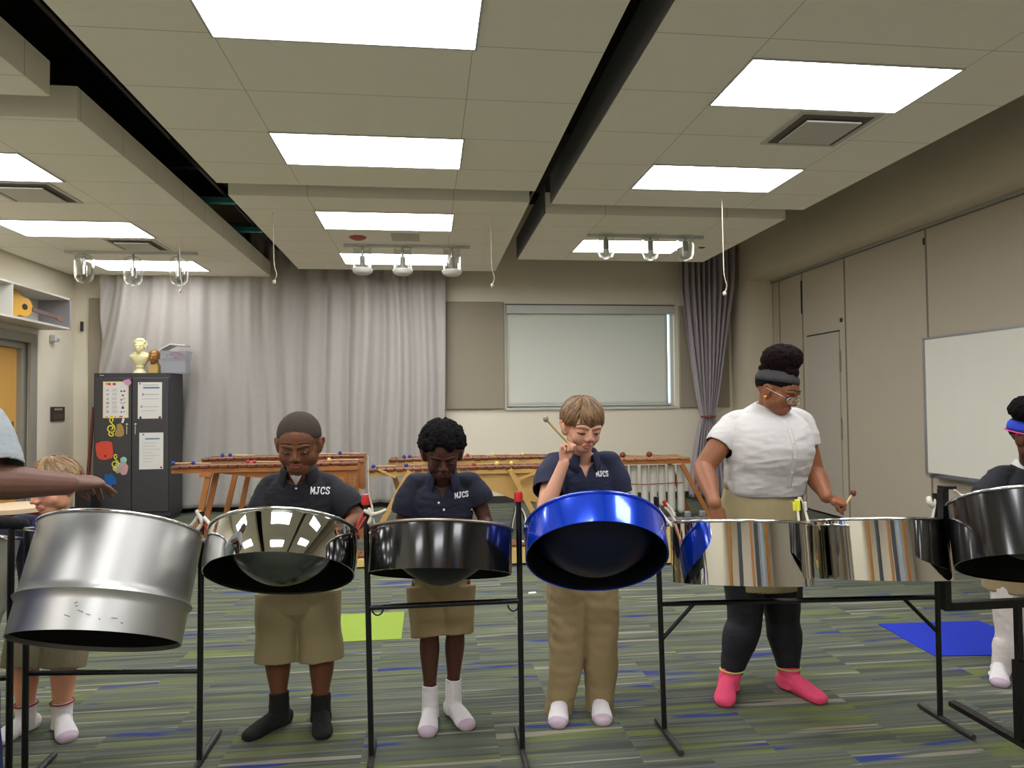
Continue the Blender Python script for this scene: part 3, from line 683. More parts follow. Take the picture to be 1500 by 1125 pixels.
link('head', V, F, mat('bronze', (150, 105, 50), .35, .3, var=.2, vscale=25), r, smooth=True)
MB().box((c.x, 9.37, ZC+.056), (.11, .11, .11), bev=.004).build('wooden_block', mat('pine block', (200, 165, 95), .5, var=.1), r)
a = at(233, 543, 9.33); b = at(273, 543, 9.33)
r = thing('plastic_bin', ((a.x+b.x)/2, 9.45, ZC), 'clear plastic bin with tilted lid and red and blue contents', 'storage bin')
def clearplastic():
    m = bpy.data.materials.new('clear plastic'); m.use_nodes = True; nt = m.node_tree; N = nt.nodes; L = nt.links; bb = N['Principled BSDF']
    bb.inputs['Base Color'].default_value = (*lin((190, 195, 205)), 1); bb.inputs['Roughness'].default_value = .2
    t = N.new('ShaderNodeBsdfTransparent'); mx = N.new('ShaderNodeMixShader'); mx.inputs[0].default_value = .3
    L.new(t.outputs[0], mx.inputs[1]); L.new(bb.outputs[0], mx.inputs[2]); L.new(mx.outputs[0], N['Material Output'].inputs['Surface']); return m
M_cp = clearplastic()
x0, x1 = a.x+.0, b.x-.01
def tub(x0, x1, y0, y1, z0, z1, w=.006):
    return MB().b2((x0, y0, z0), (x1, y1, z0+w)).b2((x0, y0, z0+w), (x0+w, y1, z1)).b2((x1-w, y0, z0+w), (x1, y1, z1)).b2((x0+w, y0, z0+w), (x1-w, y0+w, z1)).b2((x0+w, y1-w, z0+w), (x1-w, y1, z1)).b2((x0-.01, y0-.01, z1-.012), (x1+.01, y0, z1)).b2((x0-.01, y1, z1-.012), (x1+.01, y1+.01, z1))
tub(x0+.01, x1-.01, 9.36, 9.56, ZC+.001, ZC+.19).build('lower_tub', M_cp, r)
tub(x0, x1, 9.35, 9.57, ZC+.195, ZC+.29).build('upper_tub', M_cp, r)
MB().beam((x0-.0, 9.45, ZC+.30), (x0+.13, 9.45, ZC+.37), .24, .014, (0, 0, 1)).beam((x0+.125, 9.45, ZC+.37), (x1-.01, 9.45, ZC+.355), .24, .014, (0, 0, 1)).build('lid', mat('lid white', (228, 230, 226), .4), r)
mb = MB()
for i in range(14): mb.ball((rnd.uniform(x0+.05, x1-.05), rnd.uniform(9.4, 9.52), ZC+.225+rnd.uniform(0, .03)), rnd.uniform(.018, .035), nu=10, nv=6)
tag(mb.build('toy_pieces', mat('red toys', (180, 60, 80), .5), smooth=True), 'red and dark small pieces inside the clear plastic bin', 'toys', kind='stuff')

# beside the cabinet
a = at(131, 626, 9.3)
tag(MB().tube([(a.x-.02, 9.45, 1.42), (a.x-.05, 9.3, .02)], [.018, .026], 12).build('wooden_staff', mat('red brown wood', (110, 50, 40), .5), smooth=40), 'dark reddish wooden staff leaning beside the steel cabinet', 'staff')
a = at(114, 722, 8.95); b = at(137, 722, 8.95)
tag(MB().box(((a.x+b.x)/2, 9.0, .26), (b.x-a.x, .3, .52), bev=.03).b2(((a.x+b.x)/2-.04, 8.97, .52), ((a.x+b.x)/2+.04, 9.0, .545)).build('instrument_case', mat('case black', (20, 20, 22), .6)), 'black upright instrument case beside the cabinet', 'case')

# left wall: door, shelf, guitar, sign, detectors ---------------------------
M_wood = mat('maple door', (214, 164, 84), .45, var=.15, vscale=6, stretch=(1, 1, .12))
M_jamb = mat('door frame paint', (150, 146, 134), .5)
dr = MB().b2((-4.84, 7.8, .01), (-4.79, 8.85, 2.12)).build('door_1', M_wood); dr['kind'] = 'structure'
hh = at(20, 633, 8.45)
MB().box((-4.783, 8.76, 1.16), (.012, .05, .2), bev=.004).tube([(-4.775, 8.76, 1.13), (-4.735, 8.76, 1.13), (-4.73, 8.65, 1.13)], .011, 10).build('door_handle', M_silver, dr)
o = MB().b2((-4.85, 8.85, 0), (-4.74, 8.98, 2.2)).b2((-4.85, 7.72, 2.12), (-4.74, 8.85, 2.2)).b2((-4.85, 7.72, 0), (-4.74, 7.8, 2.12)).b2((-4.7, 8.92, 0), (-4.67, 9.06, 2.3)).b2((-4.7, 7.66, 2.19), (-4.67, 8.92, 2.3)).build('trim_4', M_jamb); o['kind'] = 'structure'
M_shelf = mat('white shelf', (196, 194, 182), .5)
s = thing('wall_shelf', (-4.52, 8.2, 2.36), 'pale open box shelf mounted on the left wall above the door', 'shelf')
ZS0, ZS1 = 2.365, 2.745
MB().b2((-4.695, 7.0, ZS0), (-4.33, 9.12, ZS0+.025)).build('bottom_board', M_shelf, s)
MB().b2((-4.695, 7.0, ZS1-.02), (-4.33, 9.12, ZS1)).build('top_board', M_shelf, s)
MB().b2((-4.695, 9.1, ZS0), (-4.33, 9.13, ZS1)).build('end_board', mat('shelf end', (150, 146, 150), .5), s)
MB().b2((-4.695, 7.9, ZS0+.025), (-4.33, 7.925, ZS1-.02)).build('divider', M_shelf, s)
MB().b2((-4.698, 7.0, ZS0+.025), (-4.69, 9.1, ZS1-.02)).build('back_board', M_shelf, s)
# guitar lying on its side in the shelf
g = thing('guitar', (-4.5, 8.3, ZS0+.03), 'small yellow classical guitar lying on the wall shelf', 'guitar')
ang = R(-20)
gx = Vector((math.sin(R(20)), math.cos(R(20)), -.16)).normalized()      # neck direction
gn = Vector((.93, -.37, .03)); gn = (gn-gx*gn.dot(gx)).normalized(); gy = gn.cross(gx)
GO = Vector((-4.5, 8.3, 2.55))
def gp(u, v, w): return GO+(gx*u+gy*v+gn*w)
out = []
for i in range(40):
    q = 2*PI*i/40; u = -.02+.19*math.cos(q); v = (.15-.02*math.cos(q))*math.sin(q)*(1-.26*math.exp(-((u-.03)/.05)**2)); out.append((u, v))
V = [gp(u, v, -.035) for u, v in out]+[gp(u, v, .035) for u, v in out]; n = 40
F = [list(range(n)), list(range(n, 2*n))]+[[i, (i+1) % n, n+(i+1) % n, n+i] for i in range(n)]
MB().add(V, F).build('body', mat('spruce', (224, 168, 60), .35, coat=.3), g)
MB().tube([gp(.07, 0, .034), gp(.07, 0, .0365)], .035, 20).build('sound_hole', M_black, g)
MB().beam(gp(-.13, -.05, .04), gp(-.13, .05, .04), .02, .012, gn).build('bridge', M_slot, g)
MB().beam(gp(.16, 0, .035), gp(.50, 0, .03), .045, .022, gn).build('neck', mat('fingerboard', (105, 85, 80), .5), g)
MB().beam(gp(.50, 0, .03), gp(.60, 0, .01), .06, .018, gn).build('headstock', mat('headstock', (120, 95, 80), .5), g)
r = thing('room_sign', (-4.69, 9.56, 1.33), 'small dark rectangular room sign on the left wall', 'sign')
p0 = at(73, 598, 9.6)
MB().b2((-4.697, 9.41, 1.25), (-4.685, 9.74, 1.43)).build('plate', mat('sign plate', (62, 54, 50), .5), r)
mb = MB()
for i in range(5): mb.b2((-4.6845, 9.49+i*.038, 1.385), (-4.682, 9.49+i*.038+.024, 1.41))
mb.build('raised_text', mat('sign text', (190, 185, 165), .5), r)
MB().b2((-4.6845, 9.44, 1.27), (-4.682, 9.7, 1.34)).build('insert', mat('sign insert', (84, 74, 62), .5), r)
a = at(84, 497, 9.5)
tag(MB().box((-4.66, 9.42, 2.29), (.08, .1, .09), bev=.012).ball((-4.62, 9.42, 2.29), .025).build('motion_sensor', M_white), 'small white sensor box under the end of the wall shelf', 'sensor')
a = at(119, 478, 9.97)
tag(MB().box((a.x, 9.985, a.z), (.035, .03, .13), bev=.006).build('wall_switch', mat('dark switch', (60, 58, 60), .5)), 'narrow dark switch plate in the left corner', 'switch')

# hand drum beside the door
a = at(14, 742, 6.9)
r = thing('hand_drum', (a.x, 7.0, 0), 'cream headed hand drum with red patterned shell behind the fair haired boy', 'drum')
T = Matrix.Translation((a.x, 7.0, 0))
MB().lathe([(0, .01), (.2, .01), (.16, .12), (.2, .3), (.27, .42), (.28, .5), (0, .5)], T @ Matrix.Diagonal((1, 1, (a.z-.02)/.5, 1)), 32).build('shell', mat('patterned shell', (120, 40, 40), .6, var=.9, vscale=12), r, smooth=40)
MB().lathe([(0, a.z+.005), (.27, a.z), (.3, a.z-.01), (.3, a.z-.05), (.28, a.z-.05), (.28, a.z-.02), (0, a.z-.02)], T, 32).build('drum_head', mat('drum skin', (214, 190, 158), .6), r, smooth=40)

# ------------------------------------------------------------------ marimbas
M_rose = mat('rosewood keys', (112, 62, 40), .4, var=.35, vscale=10)
M_keyl = mat('light keys', (176, 124, 76), .45, var=.2, vscale=10)
M_pine = mat('pine plywood', (206, 166, 98), .5, var=.12, vscale=4, stretch=(.3, 1, 1))
M_pine2 = mat('orange stained pine', (178, 114, 60), .5, var=.15, vscale=5, stretch=(1, 1, .3))
M_cordr = mat('key cord', (190, 150, 120), .8)
def marimba(lab, x0, x1, Y, D, zt, nk, profile, legs, mk, mw, blocks=(), dots=False):
    r = thing('marimba', ((x0+x1)/2, Y+D/2, 0), lab, 'marimba', 'wooden marimbas along the back of the room')
    MB().b2((x0, Y+.05, zt-.07), (x1, Y+.075, zt-.028)).build('rail', mw, r)
    MB().b2((x0, Y+D-.075, zt-.07), (x1, Y+D-.05, zt-.028)).build('rail', mw, r)
    MB().b2((x0, Y+.075, zt-.07), (x0+.03, Y+D-.075, zt-.03)).b2((x1-.03, Y+.075, zt-.07), (x1, Y+D-.075, zt-.03)).build('end_rail', mw, r)
    w = (x1-x0)/nk
    for i in range(nk):
        c = x0+w*(i+.5); sh = .004*((i*7) % 5)
        MB().box((c, Y+D/2+sh, zt-.012), (w*.84, D-.02-.05*i/nk, .024), bev=.004).build('key', mk, r)
    V = MB()
    V.tube([(x0-.005, Y+.06, zt-.008), (x0+.3, Y+.058, zt+.004), (x1-.3, Y+.058, zt+.003), (x1+.005, Y+.06, zt-.008)], .004, 6)
    V.tube([(x0-.005, Y+D-.06, zt-.008), (x1+.005, Y+D-.06, zt+.003)], .004, 6).build('cord', M_cordr, r)
    if profile:
        b = MB().prism(profile, 1, Y+.085, Y+D-.085).build('soundboard_box', mw, r)
        if dots:
            dm = MB(); xe = max(p[0] for p in profile)
            for k in range(9):
                for j in range(2): dm.b2((xe-.05-.04*j, Y+.0845-.003, zt-.11-.03*k), (xe-.04-.04*j, Y+.085, zt-.1-.03*k))
            dm.build('perforation', M_slot, b)
    for k, (xa, za, xb, zb_, yy) in enumerate(legs):
        MB().beam((xa, Y+yy, za), (xb, Y+yy, zb_), .05, .035, (0, 1, 0)).build('leg', mw, r)
    for (xa, xb, za, zb_) in blocks: MB().b2((xa, Y+.0, zb_), (xb, Y+.05, za)).build('leg_block', mw, r)
    return r
def XZ(px, py, Y): p = at(px, py, Y); return p.x, p.z
# left pair
YA, DA = 6.9, .42
za = at(380, 681, YA).z; xa0 = at(248, 672, YA).x; xa1 = at(523, 672, YA).x
def leg(pt, pb, Y, yy, toe=True):
    a = XZ(*pt, Y); b = XZ(*pb, Y); k = (a[1]-.0)/(a[1]-b[1]); return (a[0], a[1], a[0]+(b[0]-a[0])*k, .0, yy)
pr = [(xa0+.35, za-.07), XZ(390, 703, YA), XZ(520, 714, YA), (xa1-.01, za-.07)]
marimba('front marimba of the left pair, dark keys over an orange wood frame', xa0, xa1, YA, DA, za, 20, pr,
        [leg((305, 692), (290, 762), YA, .03), leg((318, 690), (302, 762), YA+.36, .36+.0), leg((500, 700), (510, 780), YA, .03), leg((478, 700), (484, 780), YA, .36)], M_rose, M_pine2,
        [(XZ(292, 680, YA)[0], XZ(309, 680, YA)[0], za-.07, XZ(300, 699, YA)[1])], True)
YB = 7.62; zb2 = at(400, 670, YB).z; xb0 = at(293, 664, YB).x; xb1 = at(533, 664, YB).x
pr = [(xb0+.3, zb2-.07), XZ(450, 690, YB), XZ(532, 719, YB), (xb1-.01, zb2-.07)]
marimba('rear marimba of the left pair, against the grey curtain', xb0, xb1, YB, DA, zb2, 20, pr,
        [leg((345, 690), (328, 762), YB, .03), leg((353, 690), (338, 762), YB, .36), leg((520, 700), (528, 780), YB, .03), leg((505, 700), (515, 780), YB, .36)], M_rose, M_pine2, (), True)
# middle pair
YC = 6.95; zc_ = at(640, 686, YC).z; xc0 = at(537, 682, YC).x; xc1 = at(830, 682, YC).x
pr = [(xc0+.22, zc_-.07), (XZ(612, 700, YC)), XZ(700, 712, YC), XZ(757, 734, YC), XZ(800, 738, YC), XZ(829, 700, YC), (xc1-.02, zc_-.07)]
marimba('front marimba of the middle pair, pale plywood box with crossed legs', xc0, xc1, YC, DA, zc_, 22, pr,
        [leg((600, 690), (560, 765), YC, .0), leg((572, 692), (600, 790), YC, .38), leg((747, 688), (785, 758), YC, .0), leg((790, 700), (812, 790), YC, .38)], M_rose, M_pine,
        ())
o = [x for x in bpy.data.objects if x.name.startswith('marimba')][-1]
MB().beam((XZ(554, 688, YC)[0], YC+.03, XZ(554, 688, YC)[1]), (XZ(580, 700, YC)[0], YC+.03, XZ(580, 700, YC)[1]), .02, .03, (0, 1, 0)).build('brace', M_pine, o)
MB().beam((XZ(788, 692, YC)[0], YC+.02, XZ(788, 692, YC)[1]), (XZ(759, 703, YC)[0], YC+.02, XZ(759, 703, YC)[1]), .02, .035, (0, 1, 0)).build('brace', M_pine, o)
YD = 7.66; zd = at(700, 671, YD).z; xd0 = at(568, 665, YD).x; xd1 = at(815, 665, YD).x
pr = [(xd0+.6, zd-.07), XZ(700, 690, YD), XZ(812, 700, YD), (xd1-.02, zd-.07)]
marimba('rear marimba of the middle pair, reaching to the window wall', xd0, xd1, YD, DA, zd, 20, pr,
        [leg((620, 680), (600, 762), YD, .03), leg((790, 690), (806, 780), YD, .03), leg((620, 680), (607, 762), YD, .36), leg((790, 690), (800, 780), YD, .36)], M_rose, M_pine,
        [(XZ(606, 668, YD)[0], XZ(622, 668, YD)[0], zd-.03, XZ(610, 680, YD)[1]), (XZ(746, 668, YD)[0], XZ(761, 668, YD)[0], zd-.03, XZ(750, 682, YD)[1])])
# bass marimba with white tubes
YE = 8.05; ze = at(940, 672, YE).z; xe0 = at(866, 668, YE).x; xe1 = at(1014, 668, YE).x
rb = marimba('bass marimba hung with long white resonator tubes, right of the blond boy', xe0, xe1, YE, .55, ze, 9, None,
        [leg((1000, 680), (1040, 756), YE, .03), leg((884, 680), (872, 780), YE, .03), leg((1000, 680), (1030, 756), YE, .5), leg((884, 680), (876, 780), YE, .5)], M_keyl, M_pine2)
M_pvc = mat('white pvc', (222, 220, 208), .35)
for i, (px, pb) in enumerate([(876, 735), (889, 742), (902, 748), (915, 754), (929, 760), (945, 762), (957.5, 765), (970, 756), (984, 772), (998, 768)]):
    x = at(px, 700, YE+.2).x; zb_ = max(.06, at(px, pb-14, YE+.2).z)
    MB().lathe([(0, .0), (.025, .008), (.041, .03), (.045, .06), (.045, ze-.1-zb_), (.04, ze-.1-zb_), (.04, .07), (0, .05)], Matrix.Translation((x, YE+.22, zb_)), 20).build('resonator_tube', M_pvc, rb, smooth=50)
z = at(950, 708, YE+.17).z
MB().tube([(at(905, 708, YE).x, YE+.17, z), (at(955, 708, YE).x, YE+.168, z-.01), (at(1008, 708, YE).x, YE+.17, z)], .005, 6).build('tube_cord', mat('red cord', (170, 80, 80), .8), rb)
# loose mallets on the marimbas
HC = {'blue': (45, 65, 150), 'red': (190, 50, 45), 'yellow': (225, 205, 110), 'brown': (120, 62, 42)}
HM = {k: mat('mallet head '+k, v, .7) for k, v in HC.items()}
M_stick = mat('mallet stick', (206, 176, 120), .5)
def lay(px, Y, z, col, ang, L, rr, where):
    x = at(px, 670, Y).x; r = thing('mallet', (x, Y, z), '%s headed mallet lying %s' % (col, where), 'mallet', 'mallets left on the marimbas')
    h = Vector((x, Y, z+rr+.002)); d = Vector((math.cos(ang), math.sin(ang), 0))
    MB().ball(h, rr).build('mallet_head', HM[col], r, smooth=True)
    MB().tube([h, h+d*L-Vector((0, 0, rr-.006))], .006, 8).build('stick', M_stick, r)
lay(254, YA+.1, za+.004, 'blue', .12, .33, .018, 'at the far left end of the front left marimba')
lay(283, YA+.1, za+.004, 'blue', 2.9, .2, .018, 'just inside the left end of the front left marimba')
lay(363, YA+.12, za+.004, 'red', .2, .25, .018, 'on the front left marimba, left one of two reds')
lay(373, YA+.1, za+.004, 'red', .1, .28, .018, 'on the front left marimba, right one of two reds')
lay(482, YA+.14, za+.004, 'yellow', .5, .3, .02, 'on the front left marimba beside the first boy')
lay(326, YB+.1, zb2+.004, 'blue', .3, .25, .02, 'on the rear left marimba, left of the first boy')
lay(337, YB+.12, zb2+.004, 'blue', .4, .25, .02, 'on the rear left marimba, nearer the first boy')
lay(466, YB+.12, zb2+.004, 'yellow', .3, .2, .02, 'on the rear left marimba, just right of the first boy')
lay(498, YB+.12, zb2+.004, 'blue', .3, .2, .02, 'on the rear left marimba, near its right end')
lay(547, YC+.08, zc_+.004, 'blue', .6, .25, .02, 'at the left end of the front middle marimba')
lay(595, YC+.12, zc_+.004, 'blue', .9, .25, .02, 'on the front middle marimba above the crossed leg')
lay(694, YC+.1, zc_+.004, 'red', .6, .25, .018, 'on the front middle marimba right of the curly haired boy')
lay(728, YC+.08, zc_+.004, 'yellow', .8, .25, .022, 'on the front middle marimba, left of two yellows')
lay(749, YC+.08, zc_+.004, 'yellow', 1.3, .25, .022, 'on the front middle marimba, right of two yellows')
lay(592, YD+.08, zd+.004, 'blue', 1.1, .25, .02, 'on the rear middle marimba, left of a blue pair')
lay(600, YD+.1, zd+.004, 'blue', 1.3, .25, .02, 'on the rear middle marimba, right of a blue pair')
lay(685, YD+.1, zd+.004, 'red', .6, .25, .02, 'on the rear middle marimba right of the curly haired boy')
lay(722, YD+.1, zd+.004, 'yellow', .6, .25, .02, 'on the rear middle marimba, left of two yellows')
lay(766, YD+.1, zd+.004, 'yellow', .6, .25, .02, 'on the rear middle marimba, right of two yellows')
lay(912, YE+.12, ze+.004, 'brown', .8, .3, .035, 'on the bass marimba, nearer the blond boy')
lay(951, YE+.12, ze+.004, 'brown', .4, .3, .035, 'on the middle of the bass marimba')

# low bar instruments on the floor
def barbox(lab, x0, x1, Y, D, z0, z1, nb, bar, barlen=.9, feet=True):
    r = thing('bar_instrument', ((x0+x1)/2, Y+D/2, 0), lab, 'metallophone' if bar is M_bar else 'xylophone', 'low bar instruments on the floor')
    MB().prism([(x0, z0), (x1, z0), (x1, z1), (x0, z1)], 1, Y, Y+.015).prism([(x0, z0), (x1, z0), (x1, z1), (x0, z1)], 1, Y+D-.015, Y+D).b2((x0, Y+.015, z0), (x0+.015, Y+D-.015, z1)).b2((x1-.015, Y+.015, z0), (x1, Y+D-.015, z1)).b2((x0+.015, Y+.015, z0), (x1-.015, Y+D-.015, z0+.01)).build('resonator_box', M_birch, r)
    w = (x1-x0-.04)/nb
    for i in range(nb):
        l = D*(barlen-.25*i/nb); c = x0+.02+w*(i+.5)
        MB().box((c, Y+D/2, z1+.015), (w*.78, l, .012), bev=.003).build('bar', bar, r)
    MB().b2((x0, Y+D*.2, z1), (x1, Y+D*.2+.01, z1+.009)).b2((x0, Y+D*.8, z1), (x1, Y+D*.8+.01, z1+.009)).build('bar_rail', M_black, r)
    return r
M_bar = mat('metal bars', (170, 172, 176), .3, .8); M_birch = mat('birch box', (224, 196, 120), .5, var=.06, vscale=5)
Yf = 5.9
xa = at(964, 770, Yf).x; xb = at(1095, 770, Yf).x
r = barbox('low birch metallophone with grey metal bars behind the left of the twin pans', xa, xb, Yf, .42, .02, at(1000, 768, Yf).z-.02, 9, M_bar)
zt = at(1000, 768, Yf).z
for k in range(5):
    x = xa+.1+k*.14; MB().box((x, Yf+.3, zt+.04), (.05, .05, .05), bev=.008).build('key_block', mat('grey block', (140, 142, 146), .4, .5) if k == 0 else bpy.data.materials['grey block'], r)
xa = at(694, 800, 6.1).x; xb = at(802, 800, 6.1).x
r = barbox('low birch xylophone between the black pan and the blue pan', xa, xb, 6.1, .35, .02, at(750, 803, 6.1).z, 8, M_rose)
for px in (747, 766):
    q = at(px, 800, 6.08); MB().lathe([(.008, -.01), (.02, -.006), (.02, .006), (.008, .01)], Matrix.Translation(at(px, 795, 6.0)) @ Matrix.Rotation(PI/2, 4, 'X'), 16, closed=True).build('ring_bolt', M_silver, r, smooth=40)
xa = at(470, 820, 6.2).x; xb = at(560, 820, 6.2).x
barbox('low birch xylophone seen between the chrome and black pans', xa, xb, 6.2, .35, .015, at(510, 817, 6.2).z-.02, 8, M_rose)
# blue ribbon on floor
q = at(293, 806, 5.6); q = CO+(q-CO)*(CAMZ/(CAMZ-q.z))
tag(MB().box((q.x, q.y+.06, .045), (.16, .12, .09), bev=.02).build('blue_box', mat('blue box', (30, 60, 170), .5)), 'small blue box on the floor between the silver and chrome pans', 'box')

# coloured carpet squares and the paper scrap
tag(MB().b2((-.74, 4.3, 0), (-.17, 4.86, .004)).build('carpet_tile', mat('lime carpet', (146, 172, 62), .95, var=.1, vscale=200, bump=.5, bscale=300)), 'plain lime green carpet tile behind the first boy', 'carpet tile')
o = tag(MB().prism([(2.74, 3.58), (3.45, 3.50), (3.45, 4.10), (2.79, 4.14)], 2, 0, .004).build('carpet_tile', mat('blue carpet', (20, 52, 190), .95, var=.1, vscale=200, bump=.5, bscale=300)), 'plain royal blue carpet tile right of the girl in white', 'carpet tile')
q = at(779, 869, 5.4); t_ = CAMZ/(CAMZ-q.z); q = CO+(q-CO)*t_
tag(MB().prism([(q.x-.03, q.y-.02), (q.x+.035, q.y-.01), (q.x+.03, q.y+.03), (q.x-.02, q.y+.02)], 2, .001, .004).build('paper_scrap', M_paper), 'tiny white paper scrap on the carpet left of the blue pan', 'paper scrap')
# ================================================================== STEEL PANS AND STANDS
def metal(name, c, rough, metallic=1, bump=0, bscale=5, coat=0, spec=.5):
    m = mat(name, c, rough, metallic, var=.03, vscale=3, bump=bump, bscale=bscale, coat=coat, spec=spec); return m
M_chrome = metal('chrome', (205, 205, 202), .04, 1, .06, 6)
M_chromein = metal('chrome underside', (120, 122, 120), .18, 1)  # same chrome, with the dark floor's reflection put into the colour
M_blackp = metal('gloss black', (14, 14, 16), .16, 0, .03, 5, coat=.5)
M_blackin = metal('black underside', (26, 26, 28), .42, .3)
M_bluep = metal('metallic blue', (16, 70, 222), .2, .55, .06, 9, coat=1.0)
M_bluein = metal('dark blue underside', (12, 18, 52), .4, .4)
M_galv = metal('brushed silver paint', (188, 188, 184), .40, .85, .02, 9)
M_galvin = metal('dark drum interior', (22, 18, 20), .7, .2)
M_rim = metal('bright rim', (225, 225, 222), .12, 1)
M_rimb = metal('worn rim', (150, 140, 128), .35, 1)
def panM(X, Y, Z, tilt, roll):
    return Matrix.Translation((X, Y, Z)) @ Matrix.Rotation(R(roll), 4, 'Y') @ Matrix.Rotation(-R(tilt), 4, 'X')
def pan(lab, X, Y, Z, tilt, roll, h, Rr, mo, mi, mr, depth=.17, Rb=None, ribs=(), group=None, notes=True, mtop=None, barrel=.0, mskin=None):
    M = panM(X, Y, Z, tilt, roll); Rb = Rb or Rr
    r = thing('steel_pan', (X, Y, Z-h), lab, 'steel drum', group)
    # wall: outer then inner
    prof = [(Rr, -.004)]
    zs = [-h*k/24 for k in range(1, 25)]
    for z in zs:
        t = -z/h; rad = Rr+(Rb-Rr)*t
        rad += barrel*4*t*(1-t)
        for (rz, ra, rw) in ribs: rad += ra*math.exp(-((t-rz)/rw)**2)
        prof.append((rad, z))
    inner = [(a-.004, z) for a, z in prof[::-1]]
    sk = MB().lathe(prof+inner, M, 96, closed=True).build('skirt', mo, r, smooth=50)
    lin_ = [(a-.0055, z) for a, z in prof[1:-1]]; lin2 = [(a-.0075, z) for a, z in prof[1:-1]][::-1]
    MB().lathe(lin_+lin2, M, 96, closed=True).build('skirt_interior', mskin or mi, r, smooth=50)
    # rolled rim
    rp = [(Rr+.0015+.0062*math.cos(a), .0015+.0062*math.sin(a)) for a in [2*PI*k/10 for k in range(10)]]
    MB().lathe(rp, M, 96, closed=True).build('rim', mr, r, smooth=60)
    # sunk playing surface (a bowl with thickness)
    top = []; n = 16
    for k in range(n+1):
        q = Rr-.005-(Rr-.005)*k/n; u = q/(Rr-.005); top.append((q, -depth*(1-u**1.9)**.95-.002))
    bot = [(a, z-.003) for a, z in top[::-1]]
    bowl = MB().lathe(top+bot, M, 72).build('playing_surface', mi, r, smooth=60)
    if notes:
        mb = MB()
        for i in range(10):
            a = 2*PI*i/10; q = Rr*.72; u = q/(Rr-.005); z = -depth*(1-u**1.9)**.95+.005
            loc = M @ Vector((q*math.cos(a), q*math.sin(a), z))
            mb.ball(loc, (.045, .034, .005), M.to_3x3() @ Matrix.Rotation(a, 3, 'Z') @ Matrix.Rotation(-R(38), 3, 'Y'), 16, 6)
        mb.build('note_dome', mtop or mr, r, smooth=True)
    return r, M
P = {}
P['chrome'] = pan('shiny chrome steel pan tilted up before the first boy', -.561, 2.858, .897, 29.9, 1.4, .158, .278, M_chrome, M_chromein, M_rim, .19, barrel=.006, mskin=M_blackin)
P['black'] = pan('gloss black steel pan in front of the curly haired boy', .051, 2.827, .899, 17.8, 2.9, .167, .278, M_blackp, M_blackin, M_rimb, .205, barrel=.001)
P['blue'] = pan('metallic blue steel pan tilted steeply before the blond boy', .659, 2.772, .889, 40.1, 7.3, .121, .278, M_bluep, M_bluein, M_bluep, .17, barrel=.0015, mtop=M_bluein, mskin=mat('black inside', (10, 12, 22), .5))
P['l'] = pan('left chrome pan of the twin pair in front of the girl in white', 1.282, 2.819, .890, 11.5, 2.9, .238, .278, M_chrome, M_chromein, M_rim, .15)
P['r'] = pan('right chrome pan of the twin pair, beyond the girl', 1.895, 2.83, .880, 11.5, 2.3, .235, .274, M_chrome, M_chromein, M_rim, .15)
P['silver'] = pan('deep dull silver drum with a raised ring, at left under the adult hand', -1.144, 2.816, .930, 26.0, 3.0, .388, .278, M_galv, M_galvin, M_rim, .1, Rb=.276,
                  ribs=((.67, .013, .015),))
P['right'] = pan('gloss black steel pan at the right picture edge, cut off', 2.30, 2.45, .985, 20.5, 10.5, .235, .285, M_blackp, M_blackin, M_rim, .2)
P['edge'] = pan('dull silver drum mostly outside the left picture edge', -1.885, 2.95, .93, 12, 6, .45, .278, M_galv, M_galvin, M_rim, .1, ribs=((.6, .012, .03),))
# scratches on the silver drum
r, M = P['silver']; mb = MB()
for (a, z, l) in [(-83, .33, .02), (-85, .318, .008), (-78, .34, .016), (-70, .352, .006), (-63, .348, .02), (-90, .345, .02), (-57, .36, .008), (-86, .31, .01)]:
    p1 = M @ Vector((.2885*math.cos(R(a)), .2885*math.sin(R(a)), -z)); p2 = M @ Vector((.2885*math.cos(R(a+l*180)), .2885*math.sin(R(a+l*180)), -z+.006*math.sin(a))); mb.tube([p1, p2], .0012, 5)
mb.build('scratch', mat('scratch blue', (60, 70, 110), .6), r)

M_stand = mat('stand enamel', (18, 18, 20), .3, var=.3, vscale=40, bump=.3, bscale=90)
M_worn = mat('worn foot bar', (62, 60, 60), .45, .3, var=.8, vscale=60)
M_redcap = mat('red cap', (190, 36, 34), .4); M_rope = mat('white rope', (205, 198, 180), .8, bump=.4, bscale=200); M_redcord = mat('red rope', (190, 70, 60), .7)
def post(r, x, y, zt, foot=True, y0=None, y1=None, rad=.0115, xt=None):
    xt = x if xt is None else xt
    MB().tube([(x, y, .012), (xt, y, zt)], rad, 14).build('post', M_stand, r, smooth=40)
    if foot: MB().tube([(x, y0 or y-.24, .014), (x, y1 or y+.24, .014)], .012, 10).build('foot', M_worn, r, smooth=40)
def rope(pts, rad, m, r, name='cord'):
    return MB().tube(pts, rad, 7, 6, caps='round').build(name, m, r, smooth=True)
def rimpt(key, adeg):
    r, M = P[key]; rr = .283; return M @ Vector((rr*math.cos(R(adeg)), rr*math.sin(R(adeg)), -.012))
